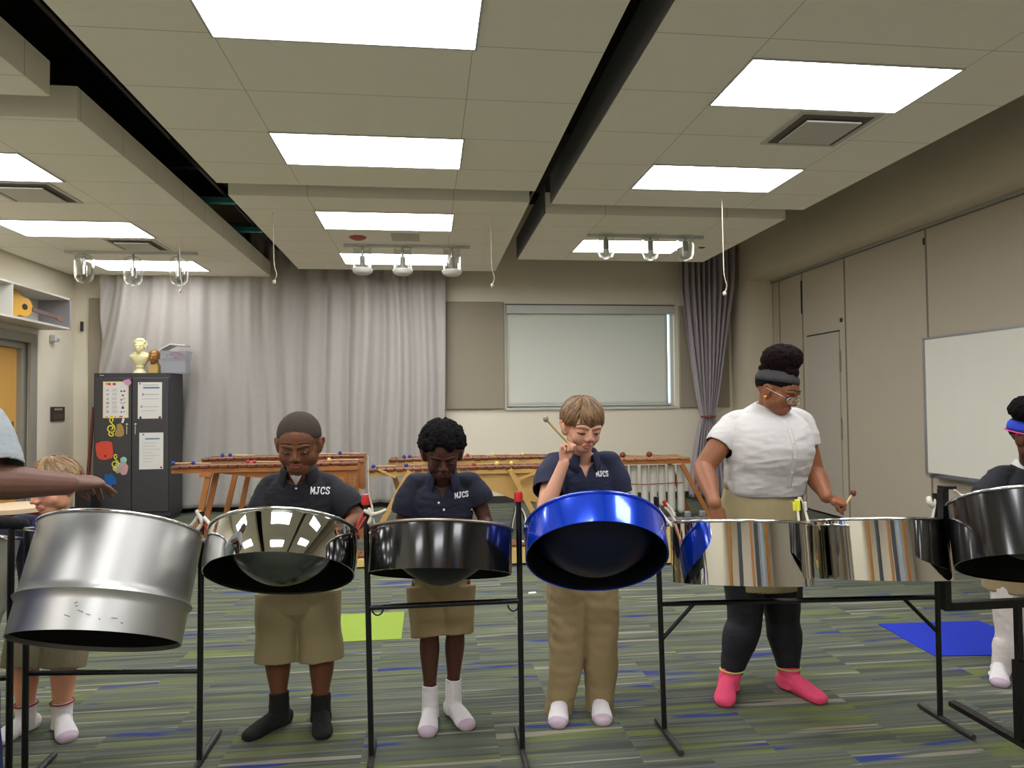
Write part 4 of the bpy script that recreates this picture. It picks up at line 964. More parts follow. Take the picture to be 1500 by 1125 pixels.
# stand of the silver drum
s = thing('drum_stand', (-1.18, 2.86, 0), 'black stand with low crossbar holding the dull silver drum', 'drum stand', 'black tubular drum stands')
xr = -.9
post(s, xr, 2.92, .99, y0=2.78, y1=3.18, xt=-.895); post(s, -1.5, 2.85, .95, y0=2.5, y1=3.06)
MB().tube([(-1.5, 2.85, .415), (xr, 2.92, .365)], .010, 12).build('crossbar', M_stand, s, smooth=40)
rope([(xr, 2.92, .985), (xr-.02, 2.915, .95), (xr-.035, 2.9, .92), rimpt('silver', 5)], .007, M_rope, s)
rope([(xr-.01, 2.915, .99), (xr+.012, 2.9, .95), (xr-.01, 2.9, .91)], .008, M_rope, s)
rope([(xr+.005, 2.92, .98), (xr+.05, 2.9, .90), rimpt('chrome', 178)], .0035, M_redcord, s)
rope([(xr+.005, 2.92, .96), (xr+.06, 2.9, .85), rimpt('chrome', 184)], .0035, M_redcord, s)
MB().tube([(xr+.02, 2.9, .97), (xr+.045, 2.89, .945)], .007, 8).build('white_clip', M_white, s)
# stand of the drum at the left edge
s = thing('drum_stand', (-1.57, 2.78, 0), 'black stand post nearest the left picture edge with a padded top', 'drum stand', 'black tubular drum stands')
post(s, -1.495, 2.74, 1.0, y0=2.46, y1=2.98); post(s, -2.13, 2.7, 1.0, y0=2.4, y1=2.9)
MB().tube([(-1.495, 2.74, .44), (-2.13, 2.7, .46)], .010, 12).build('crossbar', M_stand, s, smooth=40)
MB().limb([(-1.60, 2.72, .985), (-1.54, 2.735, .995), (-1.46, 2.75, .985)], [.02, .024, .02], n=12, sub=4).build('foam_pad', mat('black foam', (20, 20, 20), .95, bump=.6, bscale=60), s, smooth=True)
for a, b in (((-1.5, 2.74, .97), rimpt('silver', 190)), ((-1.48, 2.75, .97), rimpt('silver', 200)), ((-1.56, 2.74, .97), rimpt('edge', -8)), ((-1.57, 2.73, .96), rimpt('edge', 4))): MB().tube([a, b], .003, 6).build('cord', M_rope, s)
# stand of the black pan (also carries the chrome pan's cords)
s = thing('drum_stand', (.07, 2.88, 0), 'black stand with red capped posts holding the gloss black pan', 'drum stand', 'black tubular drum stands')
post(s, -.232, 2.86, 1.02, y0=2.62, y1=3.0, xt=-.25); post(s, .365, 2.83, 1.02, y0=2.55, y1=3.02, xt=.36)
MB().tube([(-.238, 2.86, .6), (.363, 2.83, .61)], .011, 12).build('crossbar', M_stand, s, smooth=40)
for x, y in ((-.205, 2.858), (.335, 2.832)):
    MB().tube([(x+.022*math.cos(a), y, .595-.026*math.sin(a)) for a in [PI*k/8 for k in range(9)]], .0035, 6).build('hook_ring', M_stand, s, smooth=True)
for x, y in ((-.25, 2.86), (.36, 2.83)): MB().lathe([(0, .03), (.014, .028), (.018, .015), (.018, -.012), (0, -.012)], Matrix.Translation((x, y, 1.02)), 16).build('post_cap', M_redcap, s, smooth=50)
rope([(-.24, 2.86, 1.2), (-.238, 2.85, 1.12), (-.236, 2.85, 1.05), (-.225, 2.85, 1.0), (-.22, 2.84, .95), (-.21, 2.84, .915), rimpt('black', 178)], [.0015, .002, .003, .0045, .005, .005, .005], M_rope, s)
rope([(-.25, 2.84, .985), (-.22, 2.835, .972), (-.19, 2.84, .978), (-.175, 2.84, .985)], .008, M_rope, s)
rope([(-.235, 2.84, .99), (-.225, 2.835, .965), (-.235, 2.83, .94)], .008, M_rope, s)
rope([(-.255, 2.85, .985), (-.28, 2.84, .93), rimpt('chrome', 2)], .004, M_redcord, s)
rope([(-.25, 2.85, .96), (-.285, 2.84, .90), rimpt('chrome', -6)], .004, M_redcord, s)
rope([(.352, 2.83, .99), (.335, 2.83, .92), rimpt('black', 2)], .0035, M_rope, s)
rope([(.365, 2.83, .99), (.385, 2.82, .95), rimpt('blue', 180)], .0035, M_rope, s)
rope([(.345, 2.83, .98), (.328, 2.83, .9), (.325, 2.83, .86)], .003, M_stand, s)
rope([(.37, 2.83, .98), (.395, 2.82, .9), rimpt('blue', 190)], .003, M_stand, s)
# stand of the twin chrome pans
s = thing('drum_stand', (1.6, 2.9, 0), 'wide black stand with diagonal braces under the twin chrome pans', 'drum stand', 'black tubular drum stands')
post(s, .985, 2.92, 1.0, y0=2.72, y1=3.02, xt=.965); post(s, 2.215, 2.87, .99, y0=2.68, y1=3.0, xt=2.22)
MB().tube([(.98, 2.92, .545), (2.217, 2.87, .535)], .011, 12).build('crossbar', M_stand, s, smooth=40)
MB().tube([(1.12, 2.915, .54), (.984, 2.92, .40)], .009, 10).build('brace', M_stand, s, smooth=40)
MB().tube([(2.06, 2.875, .535), (2.216, 2.87, .38)], .009, 10).build('brace', M_stand, s, smooth=40)
MB().tube([(1.595, 2.9, .54), (1.6, 2.9, .97)], .011, 12).build('centre_post', M_stand, s, smooth=40)
for x, y, k, a in ((.966, 2.92, 'l', 178), (1.6, 2.9, 'l', 4), (1.605, 2.9, 'r', 176), (2.22, 2.87, 'r', 3)):
    rope([(x, y, .98), (x+(.012 if a > 90 else -.012), y-.01, .94), rimpt(k, a)], .006, M_rope, s)
M_yellow = mat('yellow tape', (225, 225, 60), .6)
MB().tube([(1.585, 2.885, .93), (1.583, 2.885, .975)], .012, 8).tube([(1.57, 2.885, .93), (1.566, 2.885, .965)], .006, 8).build('yellow_strap', M_yellow, s)
MB().tube([(1.62, 2.885, .93), (1.618, 2.885, .965)], .008, 8).build('white_strap', M_white, s)
MB().tube([(.99, 2.9, .985), (1.005, 2.9, .96)], .008, 8).build('red_strap', M_redcap, s)
for dz in (.0, .02): rope([(1.0, 2.9, .975-dz), (1.02, 2.89, .95-dz), (1.03, 2.88, .925-dz)], .006, M_rope, s)
rope([(2.19, 2.87, .965), (2.185, 2.86, .95), (2.195, 2.86, .94)], .013, M_rope, s, 'rope_knot')
# right hand stand made of square tube
s = thing('drum_stand', (2.55, 2.66, 0), 'black square tube stand at the right picture edge', 'drum stand', 'black tubular drum stands')
a = at(1386, 716, 2.62); b = at(1386, 888, 2.62)
MB().b2((b.x-.013, 2.605, b.z-.016), (b.x+.013, 2.637, a.z)).build('upright', M_stand, s)
zc2 = b.z
MB().b2((b.x+.016, 2.605, zc2-.016), (3.0, 2.637, zc2+.016)).b2((2.97, 2.605, zc2+.016), (3.0, 2.637, 1.0)).build('yoke_bar', M_stand, s)
xp = at(1493, 960, 2.62).x
MB().b2((xp-.011, 2.61, .3), (xp+.011, 2.632, zc2-.016)).build('inner_post', M_stand, s)
MB().b2((xp-.018, 2.603, 0.02), (xp+.018, 2.639, .34)).build('outer_post', M_stand, s)
MB().b2((xp-.02, 2.4, 0), (xp+.02, 3.0, .022)).build('foot', M_stand, s)
MB().b2((a.x-.022, 2.6, a.z), (a.x+.03, 2.642, a.z+.012)).build('top_plate', M_stand, s)
rope([(a.x+.02, 2.6, a.z-.005), (a.x+.04, 2.6, a.z-.02), (a.x+.06, 2.58, a.z-.035), (a.x+.1, 2.55, a.z-.035)], .006, M_rope, s)
# ================================================================== PEOPLE
def ground(px, py):
    d = CF + CR*((px-750)/FPX) - CU*((py-562.5)/FPX); return CO+d*(-CO.z/d.z)
M_skin = mat_attr('skin', .5, .35, .15, 350, sss=.06)
M_hairattr = mat_attr('hair strands', .45, .4, .3, 500)
def cloth(name, c, rough=.85, var=.08, bump=.25, bscale=260, vscale=14):
    m = mat(name, c, rough, var=var, vscale=vscale, bump=bump, bscale=bscale); return m
M_navy = cloth('navy polo knit', (18, 21, 40)); M_navyb = cloth('black navy polo knit', (12, 14, 22)); M_navyc = cloth('faded navy polo knit', (26, 31, 58))
M_khaki = cloth('khaki twill', (160, 146, 108), bscale=400); M_khaki2 = cloth('tan twill', (154, 135, 97), bscale=400); M_khaki3 = cloth('grey khaki twill', (128, 118, 92), bscale=400)
M_blouse = cloth('white blouse cotton', (200, 198, 194), .7, .02, .1); M_legging = cloth('black leggings knit', (17, 19, 30), .7)
M_sockb = cloth('black sock knit', (17, 17, 19)); M_sockw = cloth('white sock knit', (226, 222, 222)); M_sockp = cloth('pink sock knit', (244, 82, 122))
M_sockgrey = cloth('grey toe knit', (196, 176, 190)); M_lime = cloth('lime sock cuff', (196, 214, 110)); M_sweater = cloth('black sweater knit', (20, 19, 28))
M_wlegging = cloth('white leggings knit', (214, 206, 200)); M_jeans = cloth('blue jeans', (38, 52, 120)); M_greyt = cloth('grey blue shirt cotton', (148, 155, 156))
M_thread = mat('white thread', (230, 230, 232), .7); M_button = mat('button', (225, 222, 215), .4)
M_afro = mat('black curly hair', (11, 9, 9), .9, spec=.15, var=.5, vscale=60, bump=1.0, bscale=140); M_buzz = mat('short cropped hair', (66, 52, 42), .9, var=.35, vscale=90, bump=.8, bscale=700)
M_band = cloth('grey headband', (58, 56, 58)); M_bandb = cloth('blue headband', (36, 62, 190)); M_bandp = cloth('pink band edge', (214, 60, 120))
M_brow = mat('dark brow hair', (38, 24, 19), .9); M_browl = mat('brown brow hair', (96, 70, 48), .9)
M_lash = mat('eyelash dark', (18, 13, 12), .7)
M_eye = mat_attr('eye surface', .15, .5); M_gold = mat('gold earring', (214, 160, 60), .25, 1); M_wire = mat('silver wire', (190, 188, 176), .25, .9)
M_tip = mat('rubber tip', (150, 140, 125), .6); M_tipb = mat('brown rubber tip', (96, 50, 40), .6)

def headframe(c, H, yaw, pitch, roll):
    M = Matrix.Rotation(R(yaw), 3, 'Z') @ Matrix.Rotation(R(roll), 3, 'Y') @ Matrix.Rotation(R(pitch), 3, 'X')
    c = Vector(c)
    return (lambda x, y, z: c+M @ (Vector((x, y, z))*H)), M
def head_parts(mb, f, M, H, chub=0, ears=True):
    B = lambda p, r: mb.ball(f(*p), tuple(k*H for k in r), M)
    B((0, .06, .125), (.355, .43, .375)); B((0, -.12, .10), (.30, .28, .30)); B((0, -.10, -.10), (.285+chub*.3, .285, .335)); B((0, -.19, -.355), (.15+chub*.4, .155, .125))
    for s in (-1, 1):
        B((s*.14, -.225, -.165), (.125+chub*.35, .105, .135)); B((s*.185, -.05, -.24), (.095+chub*.45, .17, .16))
        B((s*.135, -.318, -.035), (.078, .055, .052))
        mb.limb([f(s*.045, -.375, .035), f(s*.13, -.375, .065), f(s*.215, -.315, .045)], [.038*H, .045*H, .032*H], n=8)
        B((s*.052, -.405, -.172), (.042, .05, .036))
        if ears:
            mb.limb([f(s*.335, -.02, -.15), f(s*.37, .03, -.08), f(s*.395, .09, .02), f(s*.37, .04, .06), f(s*.34, -.02, .02)], [.03*H, .026*H, .03*H, .026*H, .02*H], n=8)
            B((s*.352, .03, -.045), (.03, .09, .125)); B((s*.305, .045, -.08), (.075, .1, .14))
    mb.limb([f(0, -.355, .05), f(0, -.395, -.06), f(0, -.43, -.145)], [.034*H, .036*H, .049*H], n=10)
    B((0, -.432, -.155), (.048, .043, .04))
    mb.limb([f(-.095, -.335, -.305), f(-.04, -.370, -.266), f(0, -.377, -.268), f(.04, -.370, -.266), f(.095, -.335, -.305)], [.010*H, .019*H, .018*H, .019*H, .010*H], n=8)
    mb.limb([f(-.085, -.335, -.315), f(0, -.365, -.324), f(.085, -.335, -.315)], [.010*H, .024*H, .010*H], n=8)
def skin_colors(V, c, lips, f, M, H, center, dark=None):
    L = ((V-np.array(center))@np.array(M))/H       # world -> head coordinates
    base = np.array(lin(c)); C = np.tile(base, (len(V), 1))
    C *= (1+.05*fnoise(V, 9, 3))[:, None]
    d = ((L[:, 0]/.095)**2+((L[:, 2]+.298)/.045)**2)
    m = (np.exp(-d**2)*(L[:, 1] < -.3))[:, None]; C = C*(1-m)+np.array(lin(lips))*m
    # warmer nose and cheeks, slightly
    q = (np.exp(-(((np.abs(L[:, 0])-.17)/.09)**2+((L[:, 2]+.16)/.09)**2))*(L[:, 1] < -.2)*.25)[:, None]
    C = C*(1-q)+np.array(lin(lips))*.5*q+C*.5*q
    return C
def eyes(o, f, H, brow, open_=.0, skinlid=True, light=False):
    for s in (-1, 1):
        # sliver of eye below the lowered lid
        mb = MB()
        c = f(s*.135, -.325, -.062); mb.ball(c, (.058*H, .045*H, .03*H), None, 16, 10, col=lin((205, 198, 190)))
        c2 = f(s*.135, -.345, -.066); mb.ball(c2, (.026*H, .03*H, .024*H), None, 12, 8, col=lin((40, 26, 20)) if not light else lin((70, 66, 60)))
        mb.build('eye', M_eye, o, smooth=True, colors=True)
        zl = -.062 if open_ == 0 else -.048
        MB().limb([f(s*.062, -.35, zl), f(s*.1, -.374, zl-.008), f(s*.15, -.372, zl-.012), f(s*.215, -.325, zl-.0)], [.005*H, .011*H, .012*H, .006*H], n=6, sub=4).build('eyelashes', M_lash, o, smooth=True)
        MB().limb([f(s*.06, -.397, .1), f(s*.12, -.398, .108), f(s*.19, -.352, .098), f(s*.235, -.305, .07)], [(.012*H, .016*H), (.013*H, .017*H), (.012*H, .015*H), (.008*H, .01*H)], n=6, sub=4).build('eyebrow', brow, o, smooth=True)
def scalp(f, th, ph, off):
    s, c = math.sin(th), math.cos(th); k = 1+off
    return f(s*math.cos(ph)*.358*k, .06+s*math.sin(ph)*.432*k, .125+c*.378*k)
def limit(ph, front=72, side=100, back=128):
    # ph=-90deg is the front of the head
    q = (math.sin(ph)+1)/2      # 0 front, 1 back
    t = math.cos(ph)**2
    if math.sin(ph) < 0: return R(front+(side-front)*(1-abs(math.sin(ph)))**.45)
    return R(side+(back-side)*abs(math.sin(ph))**.8)
def cap(o, name, f, m, off=.02, front=72, side=100, back=128, H=1, noise_=0):
    nu, nv = 72, 26; V = []; F = []
    for lay, of in ((0, off), (1, -.03)):
        V.append(scalp(f, 0.001, 0, of))
        for j in range(1, nv+1):
            for i in range(nu):
                ph = 2*PI*i/nu; lim = limit(ph, front, side, back)+.02*math.sin(7*ph); th = lim*j/nv
                V.append(scalp(f, th, ph, of*(1 if j < nv-1 else (.3 if lay == 0 else 1))+noise_*rnd.uniform(-1, 1)*(lay == 0)))
    n1 = 1+nu*nv
    for base in (0, n1):
        for i in range(nu): F.append([base, base+1+i, base+1+(i+1) % nu])
        for j in range(nv-1):
            for i in range(nu):
                a = base+1+j*nu+i; b = base+1+j*nu+(i+1) % nu; F.append([a, a+nu, b+nu, b])
    for i in range(nu):
        a = 1+(nv-1)*nu+i; b = 1+(nv-1)*nu+(i+1) % nu; F.append([a, n1+a, n1+b, b])
    return tidy(link(name, V, F, m, o, smooth=True))
def curls(o, name, f, m, H, n=500, r=.06, offs=(.02, .12), front=70, side=92, back=125, extra=None, voxel=.0042):
    mb = MB()
    for i in range(n):
        ph = rnd.uniform(0, 2*PI); lim = limit(ph, front, side, back); th = math.acos(1-rnd.random()*(1-math.cos(lim)))
        mb.ball(scalp(f, th, ph, rnd.uniform(*offs)), r*H*rnd.uniform(.6, 1.1), nu=8, nv=6)
    for j in range(60):
        ph = rnd.uniform(0, 2*PI); lim = limit(ph, front, side, back)*rnd.random(); mb.ball(scalp(f, lim, ph, 0), .1*H, nu=8, nv=6)
    if extra:
        for (c, rr, k, rb) in extra:
            mb.ball(c, tuple(x*.85 for x in rr))
            for i in range(k):
                d = Vector((rnd.gauss(0, 1), rnd.gauss(0, 1), rnd.gauss(0, 1))).normalized(); mb.ball(Vector(c)+Vector((d.x*rr[0], d.y*rr[1], d.z*rr[2])), rb*rnd.uniform(.5, 1.1), nu=8, nv=6)
    V, F = fuse(mb, voxel, 0); N = normals(V, F); V = V+N*(.0022*fnoise(V, 60, 5, octv=3))[:, None]
    return link(name, V, F, m, o, smooth=True)
def strands(o, f, H, cols, n=420, front=94, side=108, back=128, sweep=.35, length=.5, seed=1, rr=.03, off=.035, part=.2):
    g = random.Random(seed); mb = MB()
    mbc = cap(o, 'hair_base', f, mat('hair base %d' % seed, cols[0], .8), off*.7, front-24, side-6, back-8)
    for i in range(n):
        ph = g.uniform(0, 2*PI); lim = limit(ph, front, side, back)*g.uniform(.86, 1.08)
        t0 = g.random()**.7*lim*.8; t1 = min(lim, t0+R(g.uniform(38, 62)))
        if g.random() < .45: t1 = lim; t0 = max(.02, t1-R(g.uniform(40, 60)))
        sw = sweep*(1 if math.cos(ph) > -part else -1)*g.uniform(.3, 1.2)
        pts = []; k = 6; lift = g.uniform(.0, .045)
        for q in range(k):
            t = q/(k-1); pts.append(scalp(f, t0+(t1-t0)*t, ph+sw*t*.6*(1 if math.sin(ph) < .3 else .3), off+.012+lift*math.sin(PI*t)*1.0+.01*(1-t)))
        w = rr*H*g.uniform(.7, 1.2)
        rad = [(w*a, w*.45*a) for a in (.35, .8, 1, .95, .7, .12)]
        c0 = f(0, .06, .12); ref = (pts[3]-c0)
        c = g.choice(cols); v = g.uniform(.75, 1.2); mb.limb(pts, rad, ref=ref, n=6, sub=1, col=tuple(x*v for x in lin(c)), caps='round')
    return mb.build('hair', M_hairattr, o, smooth=True, colors=True)

def hand(mb, W, D, N, side, L, curl=((25, 30, 20),)*4, thumb=(.7, .6, -.3, 20), spread=5):
    W = Vector(W); D = Vector(D).normalized(); N = Vector(N); N = (N-D*N.dot(D)).normalized(); T = D.cross(N)*side
    mb.limb([W-D*.06*L, W+D*.12*L, W+D*.34*L, W+D*.47*L], [(.14*L, .10*L), (.17*L, .105*L), (.215*L, .088*L), (.205*L, .07*L)], ref=N, n=16, sub=3)
    mb.ball(W+D*.2*L+T*.13*L-N*.03*L, (.1*L,)*3)
    tips = []
    for i, (off, fl) in enumerate(((.155, .385), (.052, .425), (-.052, .395), (-.15, .31))):
        base = W+D*((.46, .485, .465, .42)[i])*L+T*off*L
        sp = R(spread*(1.5-i)); d = (D*math.cos(sp)+T*math.sin(sp)).normalized()
        a = 0; p = base-d*.05*L; pts = [p, base]; q = base
        for ph_, c in zip((.45, .3, .25), curl[i]):
            a += R(c); dd = d*math.cos(a)-N*math.sin(a); q = q+dd*(fl*ph_*L); pts.append(q)
        r_ = L*(.047, .049, .046, .041)[i]
        mb.limb(pts, [r_, r_*1.04, r_*.98, r_*.9, r_*.78], ref=N, n=10, sub=2); tips.append(q)
    td, tt, tn, tc = thumb
    dt = (D*td+T*tt+N*tn).normalized(); b = W+D*.14*L+T*.12*L; m1 = b+dt*.22*L
    dt2 = (dt*math.cos(R(tc))-T*math.sin(R(tc))*.8-N*math.sin(R(tc))*.4).normalized(); m2 = m1+dt2*.17*L; m3 = m2+(dt2*.9-T*.2).normalized()*.13*L
    mb.limb([b, m1, m2, m3], [.068*L, .056*L, .052*L, .04*L], ref=N, n=10, sub=2)
    return W+D*.52*L-N*.10*L, T, tips
def foot_parts(mb, ank, toe, L, off=0, w=1.0):
    ank = Vector(ank); toe = Vector(toe); d = Vector((toe.x-ank.x, toe.y-ank.y, 0)).normalized()
    heel = Vector((ank.x, ank.y, 0))-d*L*.16; e = off
    mb.limb([heel+Vector((0, 0, L*.14)), heel+d*L*.25+Vector((0, 0, L*.17)), heel+d*L*.55+Vector((0, 0, L*.13)), heel+d*L*.8+Vector((0, 0, L*.085)), heel+d*L*.93+Vector((0, 0, L*.07))],
            [(L*.14*w+e, L*.15+e), (L*.135*w+e, L*.17+e), (L*.165*w+e, L*.135+e), (L*.185*w+e, L*.09+e), (L*.145*w+e, L*.07+e)], ref=(0, 0, 1), n=18, sub=3, sup=2.2)
    return d, heel

def wrap(name, mb, m, o, voxel=.005, smooth=3, folds=.0, fscale=6, stretch=(1, 1, 1), seed=0, cuts=(), thick=.003, floor=None, post=None, ret=False):
    V, F = fuse(mb, voxel, smooth)
    if folds:
        N = normals(V, F); V = V+N*(folds*fnoise(V, fscale, seed, stretch))[:, None]
    if floor is not None: V[:, 2] = np.maximum(V[:, 2], floor)
    if post: V = post(V)
    if cuts:
        Q = np.array([f if len(f) == 4 else [f[0], f[1], f[2], f[2]] for f in F]); C = V[Q].mean(1)
        n = np.cross(V[Q[:, 2]]-V[Q[:, 0]], V[Q[:, 3]]-V[Q[:, 1]]); n /= np.maximum(np.linalg.norm(n, axis=1, keepdims=True), 1e-12)
        kill = np.zeros(len(F), bool)
        for c in cuts: kill |= c(C, n)
        F = [f for f, k in zip(F, kill) if not k]
        used = np.unique(np.concatenate([np.array(f) for f in F])); mp = -np.ones(len(V), int); mp[used] = np.arange(len(used)); V = V[used]; F = [[int(mp[i]) for i in f] for f in F]
        cnt = {}
        for f in F:
            for a, b in zip(f, f[1:]+f[:1]): k = (a, b) if a < b else (b, a); cnt[k] = cnt.get(k, 0)+1
        be = np.array([k for k, v in cnt.items() if v == 1])
        if len(be):
            deg = np.zeros(len(V)); np.add.at(deg, be[:, 0], 1); np.add.at(deg, be[:, 1], 1); bv = deg > 0
            for _ in range(14):
                S_ = np.zeros_like(V); np.add.at(S_, be[:, 0], V[be[:, 1]]); np.add.at(S_, be[:, 1], V[be[:, 0]])
                V[bv] = V[bv]*.4+(S_[bv]/deg[bv, None])*.6
    ob = link(name, V, F, m, o, smooth=True)
    if cuts:
        sd = ob.modifiers.new('s', 'SOLIDIFY'); sd.thickness = thick; sd.offset = -1
    if ret: return ob, V, F
    return ob
def cut_end(p, ax, r):
    p = np.array(p); ax = np.array(Vector(ax).normalized())
    def fn(C, n):
        d = C-p; al = d@ax; rad = np.linalg.norm(d-np.outer(al, ax), axis=1)
        return (al > -.007) & (rad < r) & (al < .014) & (n@ax > -.1) & ((n@ax > .3) | (al > .002))
    return fn
def letters(o, bvh, x, z, w, h, text, thick=.0026, tilt=-.03):
    mb = MB(); n = len(text); cw = w/n
    for i, ch in enumerate(text):
        for st in GLY[ch]:
            pts = []
            for (u, v), (u2, v2) in zip(st[:-1], st[1:]):
                for k in range(4): pts.append((u+(u2-u)*k/4, v+(v2-v)*k/4))
            pts.append(st[-1]); P_ = []
            for u, v in pts:
                xx = x+cw*(i+.08+.84*u); zz = z+h*(v-.5)+tilt*(xx-x)
                hit = bvh.ray_cast(Vector((xx, 0, zz)), Vector((0, 1, 0)))
                if hit[0] is not None: P_.append(hit[0]+Vector((0, -.001, 0)))
            if len(P_) > 1: mb.tube(P_, thick, 6)
    return mb.build('embroidered_letters', M_thread, o, smooth=True)
def on_surface(bvh, x, z): 
    h = bvh.ray_cast(Vector((x, 0, z)), Vector((0, 1, 0))); return h[0] if h[0] is not None else Vector((x, 3, z))
def collar(o, nb, rx, ry, m, lean=12, yaw=0, hgt=.038, flap=.034, gap=20, point=.03, name='collar'):
    M = Matrix.Rotation(R(yaw), 3, 'Z') @ Matrix.Rotation(R(lean), 3, 'X'); nb = Vector(nb); V = []; F = []; n = 40
    for i in range(n+1):
        a = R(gap+(360-2*gap)*i/n); fr = max(0, -(-math.cos(a))); q = max(0, math.cos(a))**3
        for (k, z) in ((.93, -.008), (.95, hgt*.6-.004*q), (.99, hgt*(1-.55*q)), (1.1, hgt*.7-.02*q), (1.3+.04*q, -flap*.2-point*.5*q), (1.42+.1*q, -flap*.75-point*q)):
            V.append(nb+M @ Vector((math.sin(a)*rx*k, -math.cos(a)*ry*k, z)))
    for i in range(n):
        for j in range(5): a = i*6+j; F.append([a, a+1, a+7, a+6])
    ob = link(name, V, F, m, o, smooth=True); sd = ob.modifiers.new('s', 'SOLIDIFY'); sd.thickness = .004; sd.offset = 0
    return ob
def held(lab, grip, d, L1, L2, m, tip=.011):
    d = Vector(d).normalized(); a = grip+d*L1; b = grip-d*L2
    r = thing('steel_pan_mallet', tuple(grip), lab, 'mallet', 'mallets held by the players')
    MB().tube([b, a], [.0055, .005], 10).build('stick', M_stick, r, smooth=40)
    MB().ball(a, (tip, tip, tip*1.2)).build('rubber_tip', m, r, smooth=True)

def person(S):
    """S: dictionary of joints (world points) and sizes"""
    base = Vector((S['pel'].x, S['pel'].y, 0)); mb = MB()
    f, M = headframe(S['head'], S['H'], *S['face']); H = S['H']
    pel, nb = S['pel'], S['neck']; tw = S['torso']        # rings (t, side, front, dy)
    def cl(t, dy=0): return pel.lerp(nb, t)+Vector((0, dy, 0))
    E = .013
    mb.limb([cl(t, dy) for t, a, b, dy in tw], [(a-E, b-E) for t, a, b, dy in tw], ref=S.get('ref', (0, -1, 0)), n=28, sub=4, sup=2.25)
    mb.limb([nb+Vector((0, .01, -.03)), nb.lerp(f(0, .1, -.15), .5), f(0, .1, -.12)], [S['nr']*1.15, S['nr'], S['nr']*1.05], n=18, sub=4)
    head_parts(mb, f, M, H, S.get('chub', 0))
    for s in 'ab':
        sh, el, wr = S['sh'+s], S['el'+s], S['wr'+s]; ar = S['ar']
        mb.limb([nb.lerp(sh, .25)+Vector((0, .01, -.012)), nb.lerp(sh, .7)+Vector((0, .005, -.008)), sh], [S['nr']*.8, ar[0]*.95, ar[0]], n=14, sub=3)
        mb.limb([sh, sh.lerp(el, .5), el], [ar[0], ar[0]*.95, ar[1]], n=16, sub=4)
        mb.limb([el, el.lerp(wr, .3), el.lerp(wr, .75), wr], [ar[1], ar[1]*1.03, ar[2]*1.12, ar[2]], n=16, sub=4)
        h = S.get('hand'+s)
        if h: S['grip'+s] = hand(mb, wr, *h)
        hp, kn, an = S['hip'+s], S['kn'+s], S['an'+s]; lr = S['lr']
        mb.limb([hp, hp.lerp(kn, .5), kn], [lr[0], lr[0]*.88, lr[1]], n=18, sub=4)
        mb.limb([kn, kn.lerp(an, .3)+Vector((0, .008, 0)), kn.lerp(an, .75), an, Vector((an.x, an.y, .03))], [lr[1], lr[1]*1.05, lr[2]*1.15, lr[2], lr[2]], n=18, sub=4)
        foot_parts(mb, an, S['toe'+s], S['fl'])
    V, F = fuse(mb, S.get('voxel', .0036), 2); V[:, 2] = np.maximum(V[:, 2], .002)
    C = skin_colors(V, S['skin'], S['lips'], f, M, H, S['head'])
    o = link('person', V, F, M_skin, None, (base.x, base.y, 0), True, C)
    tag(o, S['label'], 'person', S.get('group'))
    eyes(o, f, H, S.get('brow', M_brow), light=S.get('lighteye', False))
    return o, f, M
def normals_pt(V, a, b):
    a = np.array(a); d = np.array(b)-a; d /= np.linalg.norm(d); W = V-a; W = W-np.outer(W@d, d); return W/np.maximum(np.linalg.norm(W, axis=1, keepdims=True), 1e-6)
